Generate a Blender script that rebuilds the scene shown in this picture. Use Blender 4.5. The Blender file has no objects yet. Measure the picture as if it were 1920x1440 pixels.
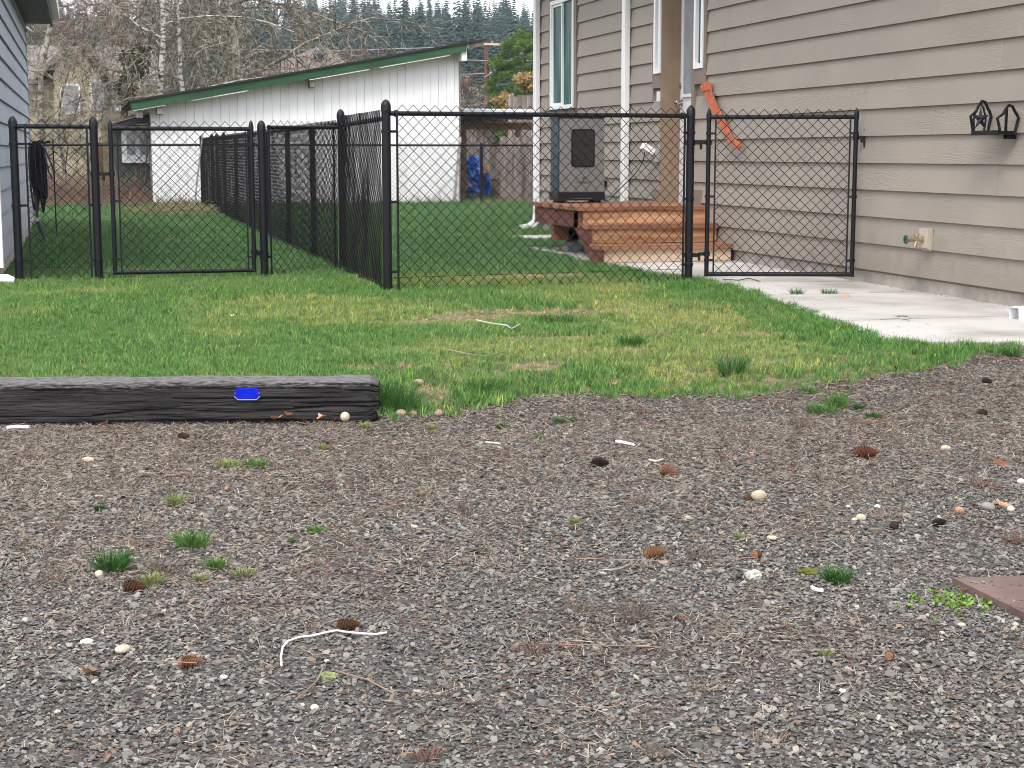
import bpy, math, random
import numpy as np
from mathutils import Vector, Matrix, Euler
random.seed(7); RNG = np.random.default_rng(11)
SC = bpy.context.scene; COL = SC.collection
R_ = math.radians

# ------------------------------------------------------------------ camera, sky, sun, exposure
PITCH, YAW, EYE, FPX = 8.1943, 14.874, 0.95, 3000.0
cd = bpy.data.cameras.new('camera'); cam = bpy.data.objects.new('camera', cd); COL.objects.link(cam)
cd.sensor_width = 36; cd.lens = 36*FPX/1920; cd.clip_start = .05; cd.clip_end = 3000
cam.location = (0, 0, EYE); cam.rotation_euler = (R_(90-PITCH), 0, R_(-YAW)); SC.camera = cam

SUN_EL, SUN_AZ = 52, -150          # azimuth: where the light comes from, degrees clockwise from +Y
w = bpy.data.worlds.new('World'); SC.world = w; w.use_nodes = True
nt = w.node_tree; nt.nodes.clear()
wo = nt.nodes.new('ShaderNodeOutputWorld'); bg = nt.nodes.new('ShaderNodeBackground')
sky = nt.nodes.new('ShaderNodeTexSky'); sky.sky_type = 'NISHITA'; sky.sun_disc = False
sky.sun_elevation = R_(SUN_EL); sky.sun_rotation = R_(SUN_AZ); sky.air_density = 1.0; sky.dust_density = 3.0
tc = nt.nodes.new('ShaderNodeTexCoord'); nz = nt.nodes.new('ShaderNodeTexNoise')
nz.inputs['Scale'].default_value = 2.2; nz.inputs['Detail'].default_value = 5
mr = nt.nodes.new('ShaderNodeMapRange'); mr.inputs[1].default_value = .3; mr.inputs[2].default_value = .7
mr.inputs[3].default_value = 9.5; mr.inputs[4].default_value = 12.5
cl = nt.nodes.new('ShaderNodeCombineColor'); mx = nt.nodes.new('ShaderNodeMix'); mx.data_type = 'RGBA'
mx.inputs[0].default_value = .82   # cloud cover over the sky
vm = nt.nodes.new('ShaderNodeVectorMath'); vm.operation = 'MULTIPLY'; vm.inputs[1].default_value = (.985, .985, 1.03)
nt.links.new(tc.outputs['Generated'], nz.inputs['Vector']); nt.links.new(nz.outputs['Fac'], mr.inputs[0])
for i in range(3): nt.links.new(mr.outputs[0], cl.inputs[i])
nt.links.new(cl.outputs[0], vm.inputs[0])
nt.links.new(sky.outputs[0], mx.inputs[6]); nt.links.new(vm.outputs[0], mx.inputs[7])
nt.links.new(mx.outputs[2], bg.inputs[0]); bg.inputs[1].default_value = .1
nt.links.new(bg.outputs[0], wo.inputs[0])
sd = bpy.data.lights.new('sun', 'SUN'); sun = bpy.data.objects.new('sun', sd); COL.objects.link(sun)
sd.energy = 1.3; sd.angle = R_(22); sd.color = (1, .965, .92)
a_, e_ = R_(SUN_AZ), R_(SUN_EL)
sun.rotation_euler = Vector((math.sin(a_)*math.cos(e_), math.cos(a_)*math.cos(e_), math.sin(e_))).to_track_quat('Z', 'Y').to_euler()
sun.location = (0, 0, 20)
SC.view_settings.view_transform = 'Standard'; SC.view_settings.look = 'None'
SC.view_settings.gamma = 1; SC.view_settings.exposure = 0.95
SC.view_settings.use_curve_mapping = False
SC.render.engine = 'CYCLES'
SC.cycles.max_bounces = 6; SC.cycles.volume_bounces = 0; SC.cycles.pixel_filter_type = 'BLACKMAN_HARRIS'; SC.cycles.filter_width = 1.0

# ------------------------------------------------------------------ where a sight line meets the place
_p, _t = R_(PITCH), R_(YAW)
_F = np.array([math.sin(_t)*math.cos(_p), math.cos(_t)*math.cos(_p), -math.sin(_p)])
_R = np.array([math.cos(_t), -math.sin(_t), 0.]); _U = np.cross(_R, _F); _C = np.array([0, 0, EYE])
def ray(x, y): return _F + _R*(x-960)/FPX + _U*(720-y)/FPX
def hit(x, y, ax, c):
    d = ray(x, y); i = 'XYZ'.index(ax); return _C + d*(c-_C[i])/d[i]
def sstep(a, b, v): t = np.clip((np.asarray(v, float)-a)/(b-a), 0, 1); return t*t*(3-2*t)
def yT(x): return 6.60-.22*np.asarray(x, float)                    # front line of the timber
GZ = -.14
def gz(x, y):
    x = np.asarray(x, float); y = np.asarray(y, float)
    left = np.where(y > yT(x)+.09, 0., GZ)
    right = GZ*(1-sstep(5.9, 7.3, y))
    k = np.where(y < yT(x)+.22, sstep(1.115, 1.135, x), sstep(.95, 1.5, x))
    return left*(1-k)+right*k
def G(px, py):
    z = 0.
    for _ in range(8):
        q = hit(px, py, 'Z', z); z = .5*z+.5*float(gz(q[0], q[1]))
    return hit(px, py, 'Z', z)

_tab = RNG.random((256, 256))
def vnoise(x, y):
    x = np.asarray(x, float); y = np.asarray(y, float)
    xi = np.floor(x).astype(int); yi = np.floor(y).astype(int); fx = x-xi; fy = y-yi
    fx = fx*fx*(3-2*fx); fy = fy*fy*(3-2*fy)
    t = lambda a, b: _tab[a % 256, b % 256]
    return (t(xi, yi)*(1-fx)+t(xi+1, yi)*fx)*(1-fy)+(t(xi, yi+1)*(1-fx)+t(xi+1, yi+1)*fx)*fy
def fbm(x, y, o=4):
    s = 0; a = .5
    for i in range(o): s = s+a*vnoise(x*2**i+17.3*i, y*2**i+5.1*i); a *= .5
    return s/(1-.5**o)

# ------------------------------------------------------------------ mesh helpers
class MB:
    def __init__(s): s.v = []; s.f = []
    def add(s, V, F):
        n = len(s.v); s.v += [tuple(map(float, p)) for p in V]; s.f += [tuple(i+n for i in f) for f in F]; return s
    def box(s, a, b):
        x0, y0, z0 = [min(a[i], b[i]) for i in range(3)]; x1, y1, z1 = [max(a[i], b[i]) for i in range(3)]
        return s.add([(x0,y0,z0),(x1,y0,z0),(x1,y1,z0),(x0,y1,z0),(x0,y0,z1),(x1,y0,z1),(x1,y1,z1),(x0,y1,z1)],
                     [(3,2,1,0),(4,5,6,7),(0,1,5,4),(1,2,6,5),(2,3,7,6),(3,0,4,7)])
    def obox(s, c, size, rot=(0,0,0)):
        m = Euler(rot).to_matrix(); c = Vector(c); h = [x/2 for x in size]
        V = [c+m@Vector((sx*h[0], sy*h[1], sz*h[2])) for sz in (-1,1) for sy in (-1,1) for sx in (-1,1)]
        return s.add(V, [(0,2,3,1),(4,5,7,6),(0,1,5,4),(1,3,7,5),(3,2,6,7),(2,0,4,6)])
    def tube(s, pts, r, n=8, caps=True):
        pts = [Vector(p) for p in pts]; rs = r if isinstance(r, (list, tuple)) else [r]*len(pts)
        V = []; F = []; prev = None
        for i, p in enumerate(pts):
            d = (pts[min(i+1, len(pts)-1)]-pts[max(i-1, 0)])
            d = d.normalized() if d.length > 1e-9 else Vector((0,0,1))
            if prev is None: u = d.orthogonal().normalized()
            else:
                u = prev-d*prev.dot(d); u = u.normalized() if u.length > 1e-6 else d.orthogonal().normalized()
            prev = u; v = d.cross(u)
            for k in range(n):
                a = 2*math.pi*k/n; V.append(p+(u*math.cos(a)+v*math.sin(a))*rs[i])
        for i in range(len(pts)-1):
            for k in range(n):
                a = i*n+k; b = i*n+(k+1) % n; F.append((a, b, b+n, a+n))
        if caps: F.append(tuple(range(n-1, -1, -1))); F.append(tuple(range((len(pts)-1)*n, len(pts)*n)))
        return s.add(V, F)
    def lathe(s, c, prof, n=12, axis='Z'):
        V = []; F = []
        for r, h in prof:
            for k in range(n):
                a = 2*math.pi*k/n; q = (r*math.cos(a), r*math.sin(a), h)
                if axis == 'X': q = (q[2], q[0], q[1])
                if axis == 'Y': q = (q[0], q[2], q[1])
                V.append((c[0]+q[0], c[1]+q[1], c[2]+q[2]))
        for i in range(len(prof)-1):
            for k in range(n): F.append((i*n+k, i*n+(k+1) % n, (i+1)*n+(k+1) % n, (i+1)*n+k))
        F.append(tuple(range(n-1, -1, -1))); F.append(tuple(range((len(prof)-1)*n, len(prof)*n)))
        return s.add(V, F)
    def prism(s, poly, z0, z1, ax='Z'):
        """poly of 2-D points swept along an axis (poly lies in the plane of the other two)"""
        n = len(poly); f = {'Z': lambda p, t: (p[0], p[1], t), 'Y': lambda p, t: (p[0], t, p[1]), 'X': lambda p, t: (t, p[0], p[1])}[ax]
        V = [f(p, z0) for p in poly]+[f(p, z1) for p in poly]
        F = [tuple(range(n-1, -1, -1)), tuple(range(n, 2*n))]+[(i, (i+1) % n, (i+1) % n+n, i+n) for i in range(n)]
        return s.add(V, F)
    def mesh(s, name):
        m = bpy.data.meshes.new(name); m.from_pydata(s.v, [], s.f); m.update(); return m

def finish(m, smooth=None):
    import bmesh
    bm = bmesh.new(); bm.from_mesh(m); bmesh.ops.recalc_face_normals(bm, faces=bm.faces); bm.to_mesh(m); bm.free()
    if smooth:
        m.polygons.foreach_set('use_smooth', [True]*len(m.polygons))
        try: m.set_sharp_from_angle(angle=R_(smooth))
        except Exception: pass
    return m
def mesh_np(name, V, F):
    """F: (n, k) int array of equal-sized faces"""
    m = bpy.data.meshes.new(name); V = np.asarray(V, np.float32); F = np.asarray(F, np.int32); k = F.shape[1]
    m.vertices.add(len(V)); m.vertices.foreach_set('co', V.ravel())
    m.loops.add(F.size); m.loops.foreach_set('vertex_index', F.ravel())
    m.polygons.add(len(F)); m.polygons.foreach_set('loop_start', np.arange(0, F.size, k, dtype=np.int32))
    m.update(calc_edges=True); m.validate(); return m
def segtubes(P0, P1, r0, r1, n=3):
    """many separate tapered rods at once"""
    P0 = np.asarray(P0, float); P1 = np.asarray(P1, float); N = len(P0)
    d = P1-P0; d /= np.linalg.norm(d, axis=1, keepdims=True)+1e-12
    h = np.where(np.abs(d[:, 2:3]) > .9, np.array([[1., 0, 0]]), np.array([[0, 0, 1.]]))
    u = np.cross(d, h); u /= np.linalg.norm(u, axis=1, keepdims=True); v = np.cross(d, u)
    a = 2*np.pi*np.arange(n)/n; ring = u[:, None]*np.cos(a)[None, :, None]+v[:, None]*np.sin(a)[None, :, None]
    r0 = np.broadcast_to(r0, (N,))[:, None, None]; r1 = np.broadcast_to(r1, (N,))[:, None, None]
    V = np.concatenate([P0[:, None]+ring*r0, P1[:, None]+ring*r1], 1).reshape(-1, 3)
    k = np.arange(n); f = np.stack([k, (k+1) % n, (k+1) % n+n, k+n], 1)
    F = (np.arange(N)[:, None, None]*2*n+f[None]).reshape(-1, 4); return V, F

def link(o, parent=None):
    COL.objects.link(o)
    if parent is not None:
        o.parent = parent
    return o
def part(name, mb, mat, parent=None, smooth=None, world=True, label=None, kind=None):
    m = mb.mesh(name) if isinstance(mb, MB) else mb
    if isinstance(mb, MB): finish(m, smooth)
    if mat is not None: m.materials.append(mat)
    o = bpy.data.objects.new(name, m); link(o, parent)
    if parent is not None and world:
        q = Vector((0,0,0)); a = parent
        while a is not None: q += a.location; a = a.parent
        o.location = -q
    if label: o['label'] = label
    if kind: o['kind'] = kind
    return o
def tag(o, label, cat, group=None):
    o['label'] = label; o['category'] = cat
    if group: o['group'] = group
    return o
def thing(name, label, cat, loc=(0,0,0), group=None):
    return tag(link(bpy.data.objects.new(name, None)), label, cat, group) if not any(loc) else _at(tag(link(bpy.data.objects.new(name, None)), label, cat, group), loc)
def _at(o, loc): o.location = loc; return o
def struct(name, mb, mat, smooth=None):
    o = part(name, mb, mat, smooth=smooth); o['kind'] = 'structure'; return o
def copy_tree(o, parent=None, top=True):
    c = o.copy(); COL.objects.link(c); c.parent = parent
    for ch in o.children: copy_tree(ch, c)
    return c

# ------------------------------------------------------------------ materials
MATS = {}
def mat(name, col, rough=.7, var=.12, scale=8, bump=0, bscale=40, metal=0, spec=.3, col2=None, stretch=(1,1,1), inst=False, coat=0, objrand=0, facs=(.35, .65), detail=5):
    if name in MATS: return MATS[name]
    m = bpy.data.materials.new(name); m.use_nodes = True; t = m.node_tree; b = t.nodes['Principled BSDF']
    b.inputs['Roughness'].default_value = rough; b.inputs['Metallic'].default_value = metal
    b.inputs['Specular IOR Level'].default_value = spec; b.inputs['Coat Weight'].default_value = coat
    co = t.nodes.new('ShaderNodeTexCoord'); mp = t.nodes.new('ShaderNodeMapping'); mp.inputs['Scale'].default_value = stretch
    t.links.new(co.outputs['Object'], mp.inputs['Vector'])
    if objrand:
        oi = t.nodes.new('ShaderNodeObjectInfo'); ml = t.nodes.new('ShaderNodeMath'); ml.operation = 'MULTIPLY'; ml.inputs[1].default_value = 37
        t.links.new(oi.outputs['Random'], ml.inputs[0]); t.links.new(ml.outputs[0], mp.inputs['Location'])
    n = t.nodes.new('ShaderNodeTexNoise'); n.inputs['Scale'].default_value = scale; n.inputs['Detail'].default_value = detail
    t.links.new(mp.outputs[0], n.inputs['Vector'])
    r = t.nodes.new('ShaderNodeValToRGB'); r.color_ramp.elements[0].position = facs[0]; r.color_ramp.elements[1].position = facs[1]
    c = np.array(col); c2 = np.array(col2) if col2 else c*(1+var); c1 = c if col2 else c*(1-var)
    r.color_ramp.elements[0].color = (*c1, 1); r.color_ramp.elements[1].color = (*c2, 1)
    t.links.new(n.outputs['Fac'], r.inputs[0]); src = r.outputs[0]
    if objrand:
        mrn = t.nodes.new('ShaderNodeMapRange'); mrn.inputs[3].default_value = 1-objrand; mrn.inputs[4].default_value = 1+objrand
        t.links.new(oi.outputs['Random'], mrn.inputs[0])
        vs = t.nodes.new('ShaderNodeVectorMath'); vs.operation = 'SCALE'; t.links.new(src, vs.inputs[0]); t.links.new(mrn.outputs[0], vs.inputs['Scale']); src = vs.outputs[0]
    if inst:      # colour carried by each scattered piece
        at = t.nodes.new('ShaderNodeAttribute'); at.attribute_type = 'INSTANCER'; at.attribute_name = 'tint'
        mm = t.nodes.new('ShaderNodeVectorMath'); mm.operation = 'MULTIPLY'
        t.links.new(at.outputs['Color'], mm.inputs[0]); t.links.new(src, mm.inputs[1]); src = mm.outputs[0]
        if inst == 'blade':
            a2 = t.nodes.new('ShaderNodeAttribute'); a2.attribute_type = 'GEOMETRY'; a2.attribute_name = 'shade'
            m2 = t.nodes.new('ShaderNodeVectorMath'); m2.operation = 'MULTIPLY'
            t.links.new(src, m2.inputs[0]); t.links.new(a2.outputs['Color'], m2.inputs[1]); src = m2.outputs[0]
    t.links.new(src, b.inputs['Base Color'])
    if bump:
        n2 = t.nodes.new('ShaderNodeTexNoise'); n2.inputs['Scale'].default_value = bscale; n2.inputs['Detail'].default_value = 6
        t.links.new(mp.outputs[0], n2.inputs['Vector'])
        bp = t.nodes.new('ShaderNodeBump'); bp.inputs['Strength'].default_value = min(1, bump); bp.inputs['Distance'].default_value = .01*max(1, bump)
        t.links.new(n2.outputs['Fac'], bp.inputs['Height']); t.links.new(bp.outputs[0], b.inputs['Normal'])
    MATS[name] = m; return m

def siding_mat(name, col, objrand=.03, along='Y'):
    """painted fibre-cement board with an embossed wood grain"""
    m = mat(name, col, rough=.62, var=.05, scale=1.5, objrand=objrand)
    t = m.node_tree; b = t.nodes['Principled BSDF']; mp = next(n for n in t.nodes if n.type == 'MAPPING')
    m3 = t.nodes.new('ShaderNodeMapping'); m3.inputs['Scale'].default_value = (1, .16, 1) if along == 'Y' else (.16, 1, 1)
    t.links.new(mp.outputs[0], m3.inputs['Vector'])
    wv = t.nodes.new('ShaderNodeTexNoise'); wv.inputs['Scale'].default_value = 11; wv.inputs['Detail'].default_value = 1.5; wv.inputs['Distortion'].default_value = .4
    t.links.new(m3.outputs[0], wv.inputs['Vector'])
    ml = t.nodes.new('ShaderNodeMath'); ml.operation = 'MULTIPLY'; ml.inputs[1].default_value = 90
    sn = t.nodes.new('ShaderNodeMath'); sn.operation = 'SINE'
    t.links.new(wv.outputs['Fac'], ml.inputs[0]); t.links.new(ml.outputs[0], sn.inputs[0])
    mk = t.nodes.new('ShaderNodeTexNoise'); mk.inputs['Scale'].default_value = 3.0; t.links.new(m3.outputs[0], mk.inputs['Vector'])
    mr2 = t.nodes.new('ShaderNodeMapRange'); mr2.inputs[1].default_value = .42; mr2.inputs[2].default_value = .6; t.links.new(mk.outputs['Fac'], mr2.inputs[0])
    mu = t.nodes.new('ShaderNodeMath'); mu.operation = 'MULTIPLY'; t.links.new(sn.outputs[0], mu.inputs[0]); t.links.new(mr2.outputs[0], mu.inputs[1])
    bp = t.nodes.new('ShaderNodeBump'); bp.inputs['Strength'].default_value = .38; bp.inputs['Distance'].default_value = .0016
    t.links.new(mu.outputs[0], bp.inputs['Height']); t.links.new(bp.outputs[0], b.inputs['Normal'])
    # rain splash dirt low on the wall, ragged with noise
    c0 = t.nodes.new('ShaderNodeTexCoord'); sp = t.nodes.new('ShaderNodeSeparateXYZ'); t.links.new(c0.outputs['Object'], sp.inputs[0])
    dn = t.nodes.new('ShaderNodeTexNoise'); dn.inputs['Scale'].default_value = 9; dn.inputs['Detail'].default_value = 8; t.links.new(c0.outputs['Object'], dn.inputs['Vector'])
    ma = t.nodes.new('ShaderNodeMath'); ma.operation = 'MULTIPLY_ADD'; ma.inputs[1].default_value = -.5; t.links.new(dn.outputs['Fac'], ma.inputs[0]); t.links.new(sp.outputs[2], ma.inputs[2])
    mq = t.nodes.new('ShaderNodeMapRange'); mq.inputs[1].default_value = .16; mq.inputs[2].default_value = -.12; mq.inputs[3].default_value = 0; mq.inputs[4].default_value = .38; t.links.new(ma.outputs[0], mq.inputs[0])
    mz = t.nodes.new('ShaderNodeMix'); mz.data_type = 'RGBA'; mz.inputs[7].default_value = (.17, .14, .11, 1); s0 = b.inputs['Base Color'].links[0].from_socket
    t.links.new(mq.outputs[0], mz.inputs[0]); t.links.new(s0, mz.inputs[6]); t.links.new(mz.outputs[2], b.inputs['Base Color']); return m

def glass_mat(name, col=(.02,.03,.03)):
    if name in MATS: return MATS[name]
    m = mat(name, col, rough=.04, var=.05, spec=.9); return m

M_tan = siding_mat('tan_siding', (.305, .268, .228))
M_blue = siding_mat('grey_blue_siding', (.33, .36, .42))
M_trim = mat('brown_trim', (.21, .165, .13), .6, .06)
M_white = mat('white_paint', (.80, .80, .82), .45, .04, 3)
M_wvinyl = mat('white_vinyl', (.82, .83, .84), .35, .02, 3)
M_conc = mat('concrete', (.33, .31, .275), .85, .10, 1.6, bump=.35, bscale=60, col2=(.52, .50, .47), detail=9, facs=(.32, .58))
M_found = mat('foundation', (.30, .27, .24), .9, .2, 5, bump=.4, bscale=50, col2=(.46, .42, .37))
M_black = mat('black_vinyl_coat', (.006, .0065, .010), .42, .1, 4, spec=.32)
M_wire = mat('black_vinyl_wire', (.006, .0065, .008), .5, .1, 4, spec=.2)
M_redwood = mat('red_stained_wood', (.20, .085, .045), .7, .2, 5, bump=.3, bscale=20, stretch=(.25, 2, 2), col2=(.32, .155, .085), objrand=.14)
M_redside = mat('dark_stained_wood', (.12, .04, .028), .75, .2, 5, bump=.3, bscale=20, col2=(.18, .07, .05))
M_riser = mat('orange_cedar', (.32, .15, .07), .7, .25, 4, bump=.25, bscale=14, stretch=(.35, 2, 5), col2=(.58, .35, .20), objrand=.12)
M_pale = mat('bare_wood', (.50, .36, .25), .8, .2, 5, bump=.3, bscale=16, stretch=(.3, 2, 3), col2=(.62, .48, .35))
M_shed = mat('white_shed_paint', (.84, .84, .85), .7, .05, 2.2, bump=.1, bscale=30, stretch=(3, 1, .35), col2=(.91, .91, .92), objrand=.02, facs=(.3, .5))
M_green = mat('green_painted_board', (.018, .062, .027), .6, .2, 4, bump=.2, bscale=20, stretch=(.3,1,1), col2=(.035, .10, .045))
M_dkgreen = mat('dull_green_paint', (.06, .075, .065), .7, .15, 4)
M_shingle = mat('black_shingle', (.03, .03, .032), .9, .3, 20, bump=.6, bscale=60)
M_grey_shingle = mat('grey_shingle', (.14, .125, .12), .9, .2, 12, bump=.6, bscale=60, col2=(.24, .21, .20))
M_brown_shingle = mat('brown_shingle', (.12, .095, .085), .9, .2, 12, bump=.6, bscale=60, col2=(.20, .16, .145))
M_yellow = mat('yellow_paint', (.44, .39, .27), .7, .08)
M_soffit = mat('grey_soffit', (.10, .11, .12), .7, .05)
M_glass = mat('window_glass', (.012, .085, .072), .22, .2, 5, spec=.12, stretch=(1, 3, .35), col2=(.10, .19, .17), facs=(.5, .68), detail=8)  # pale vertical streaks paint a tree reflection into the glass colour
M_greyglass = mat('pale_window_glass', (.30, .33, .37), .12, .1, 6, spec=.8)
M_steel = mat('polished_nickel', (.55, .55, .56), .22, .05, metal=1)
M_graymetal = mat('brushed_grey_metal', (.20, .195, .19), .45, .06, 6, metal=.2)
M_darkmetal = mat('dark_blue_grey_metal', (.035, .045, .06), .4, .1)
M_blackplastic = mat('black_plastic', (.012, .012, .013), .4, .1)
M_orange = mat('orange_strap', (.48, .13, .055), .6, .25, 14, bump=.3, bscale=30)
M_reflector = mat('blue_reflector', (.006, .014, .42), .2, .1, 8, spec=.8, coat=.5)
M_weather = mat('weathered_grey_wood', (.13, .11, .10), .9, .3, 5, bump=.5, bscale=20, stretch=(3, 3, .3), col2=(.30, .26, .23), objrand=.2)
M_brownwood = mat('brown_beam', (.16, .10, .065), .85, .2, 6, bump=.4, bscale=20, objrand=.1)
M_tarp = mat('blue_tarp', (.008, .05, .36), .35, .3, 9, col2=(.06, .24, .80), bump=.6, bscale=12, spec=.6)  # lighter blue patches paint highlights into the tarp colour
M_log = mat('cut_firewood', (.42, .22, .11), .85, .3, 10, objrand=.3)
M_pole = mat('brown_pole', (.15, .06, .04), .85, .3, 6, bump=.4, stretch=(3,3,.2))
M_cone = mat('brown_cone', (.055, .025, .014), .8, .4, 60, col2=(.24, .12, .065), bump=.6, bscale=90)
M_conedark = mat('dark_cone', (.03, .018, .014), .7, .4, 60)
M_conetip = mat('pale_cone_scale', (.24, .125, .065), .7, .3, 60)
M_pebble = mat('cream_pebble', (.42, .35, .25), .75, .15, 25, bump=.2, bscale=60, col2=(.60, .53, .40), objrand=.12)
M_pink = mat('pinkish_stone', (.30, .20, .15), .85, .2, 30, bump=.3, bscale=60, col2=(.42, .31, .24))
M_greypebble = mat('grey_pebble', (.26, .25, .23), .8, .2, 30, bump=.2, bscale=80)
M_leaf = mat('orange_leaf', (.38, .18, .10), .8, .2, 30, col2=(.52, .30, .19), objrand=.2)
M_leafdark = mat('rust_leaf', (.16, .06, .035), .8, .3, 30, objrand=.15)
M_lichen = mat('pale_lichen', (.50, .53, .45), .9, .1, 40)
M_string = mat('white_cord', (.74, .70, .74), .6, .05)
M_moss = mat('moss', (.13, .13, .02), .95, .3, 40, bump=1, bscale=80)
M_brass = mat('brass', (.50, .42, .30), .35, .1, metal=.9)
M_rust = mat('rusty_brown_plate', (.105, .068, .058), .8, .2, 5, bump=.3, bscale=30, col2=(.17, .115, .10))
M_bark = mat('pale_grey_bark', (.10, .095, .06), .95, .3, 10, bump=.4, col2=(.42, .40, .35), facs=(.4, .6))
M_birch = mat('birch_bark', (.10, .09, .08), .9, .2, 6, stretch=(1,1,3), col2=(.52, .50, .46), facs=(.42, .52))
M_twig = mat('lichened_twigs', (.095, .08, .06), .95, .3, 5, col2=(.46, .42, .34), facs=(.44, .62))
M_darktwig = mat('dark_twigs', (.10, .075, .06), .95, .3, 3, col2=(.22, .18, .14))
M_redtwig = mat('red_brown_twigs', (.12, .065, .05), .95, .3, 3, col2=(.24, .14, .11))
M_brush = mat('dry_brush', (.20, .13, .095), .95, .3, 6, col2=(.38, .29, .22))
M_ivy = mat('ivy_leaves', (.02, .03, .012), .6, .4, 6, col2=(.07, .08, .03))
M_conifer = mat('conifer_needles', (.022, .052, .042), .8, .4, 1.2, col2=(.055, .105, .080), objrand=.3)
M_pine = mat('pine_needles', (.04, .085, .014), .75, .4, 1.6, col2=(.11, .20, .035), objrand=.1)
M_gold = mat('golden_leaves', (.26, .18, .07), .8, .3, 4, col2=(.42, .30, .14))
M_trunk = mat('conifer_bark', (.08, .06, .045), .95, .3)
M_grass = mat('grass_blade', (1, 1, 1), .62, .12, 1.5, inst='blade', spec=.3)
M_stone = mat('gravel_stone', (.8, .8, .8), .8, .3, 60, inst=True, col2=(1.2, 1.2, 1.2), spec=.35)
M_straw = mat('straw_litter', (1, 1, 1), .85, .15, 3, inst=True, spec=.2)

# ------------------------------------------------------------------ ground
edge_px = [(703,788),(735,786),(800,778),(850,780),(900,762),(1000,747),(1100,742),(1200,744),(1300,744),(1440,742),(1520,722),(1600,716),(1700,702),(1780,690),(1850,664),(1905,652)]
ep = np.array([G(*q)[:2] for q in edge_px]); ep = ep[np.argsort(ep[:, 0])]
def gedge(x):
    x = np.asarray(x, float); e = np.interp(x, ep[:, 0], ep[:, 1])
    return np.where(x < 1.13, yT(x)+.10, np.where(x > ep[-1, 0], 7.05, e))
CE = np.array([(13.6, 4.30), (11.8, 4.33), (11.28, 4.40), (10.27, 4.40), (8.89, 4.17), (7.86, 4.0), (7.37, 3.9), (7.14, 4.05), (7.05, 4.4)])[::-1]   # (y, x) left edge of the path
def pathx(y): return np.interp(y, CE[:, 0], CE[:, 1])
WX = 5.5            # plane of the tan house wall
def on_path(x, y): return (y > 7.06) & (y < 13.6) & (x > pathx(y)) & (x < WX)

M_soil = mat('lawn_soil', (.06, .08, .03), .95, .3, 6, bump=.5, bscale=80, col2=(.20, .17, .09))
M_gbase = mat('gravel_bed', (.055, .05, .046), .95, .4, 90, bump=1.5, bscale=160, col2=(.17, .155, .145))
M_far = mat('far_field', (.05, .09, .03), .95, .3, .3)
def axis_pts(lo, a, b, hi, st, mid):
    out = [lo]; v = a
    out += list(np.arange(a, b, st)); out += mid; out.append(hi); return np.array(sorted(set(np.round(out, 4))))
xs = axis_pts(-400, -4, 8, 400, .08, [-150, -60, -25, -12, -7, 10, 14, 20, 30, 50, 90, 160, 260])
ys = axis_pts(-60, 1.2, 9.6, 420, .08, [-25, -10, -3, 0, .6, 10.5, 11.5, 13, 15, 18, 21, 25, 30, 36, 45, 60, 80, 110, 160, 240, 320])
X, Y = np.meshgrid(xs, ys, indexing='ij'); Z = gz(X, Y)+.006*(fbm(X*3, Y*3)-.5)*(np.abs(X) < 10)
Z = np.where(Y > 9.7, 0., Z)
V = np.stack([X, Y, Z], -1).reshape(-1, 3); ny = len(ys)
I, J = np.meshgrid(np.arange(len(xs)-1), np.arange(ny-1), indexing='ij'); I = I.ravel(); J = J.ravel()
Fq = np.stack([I*ny+J, (I+1)*ny+J, (I+1)*ny+J+1, I*ny+J+1], 1)
cx = (xs[I]+xs[I+1])/2; cy = (ys[J]+ys[J+1])/2; isg = cy < gedge(cx)
def sub(name, mask, m):
    F = Fq[mask]; u, inv = np.unique(F, return_inverse=True); me = mesh_np(name, V[u], inv.reshape(F.shape))
    me.polygons.foreach_set('use_smooth', [True]*len(me.polygons)); me.materials.append(m)
    o = bpy.data.objects.new(name, me); COL.objects.link(o); o['kind'] = 'structure'; return o
lawn = sub('lawn_ground', ~isg, M_soil); gravel = sub('gravel_ground', isg, M_gbase)

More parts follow.
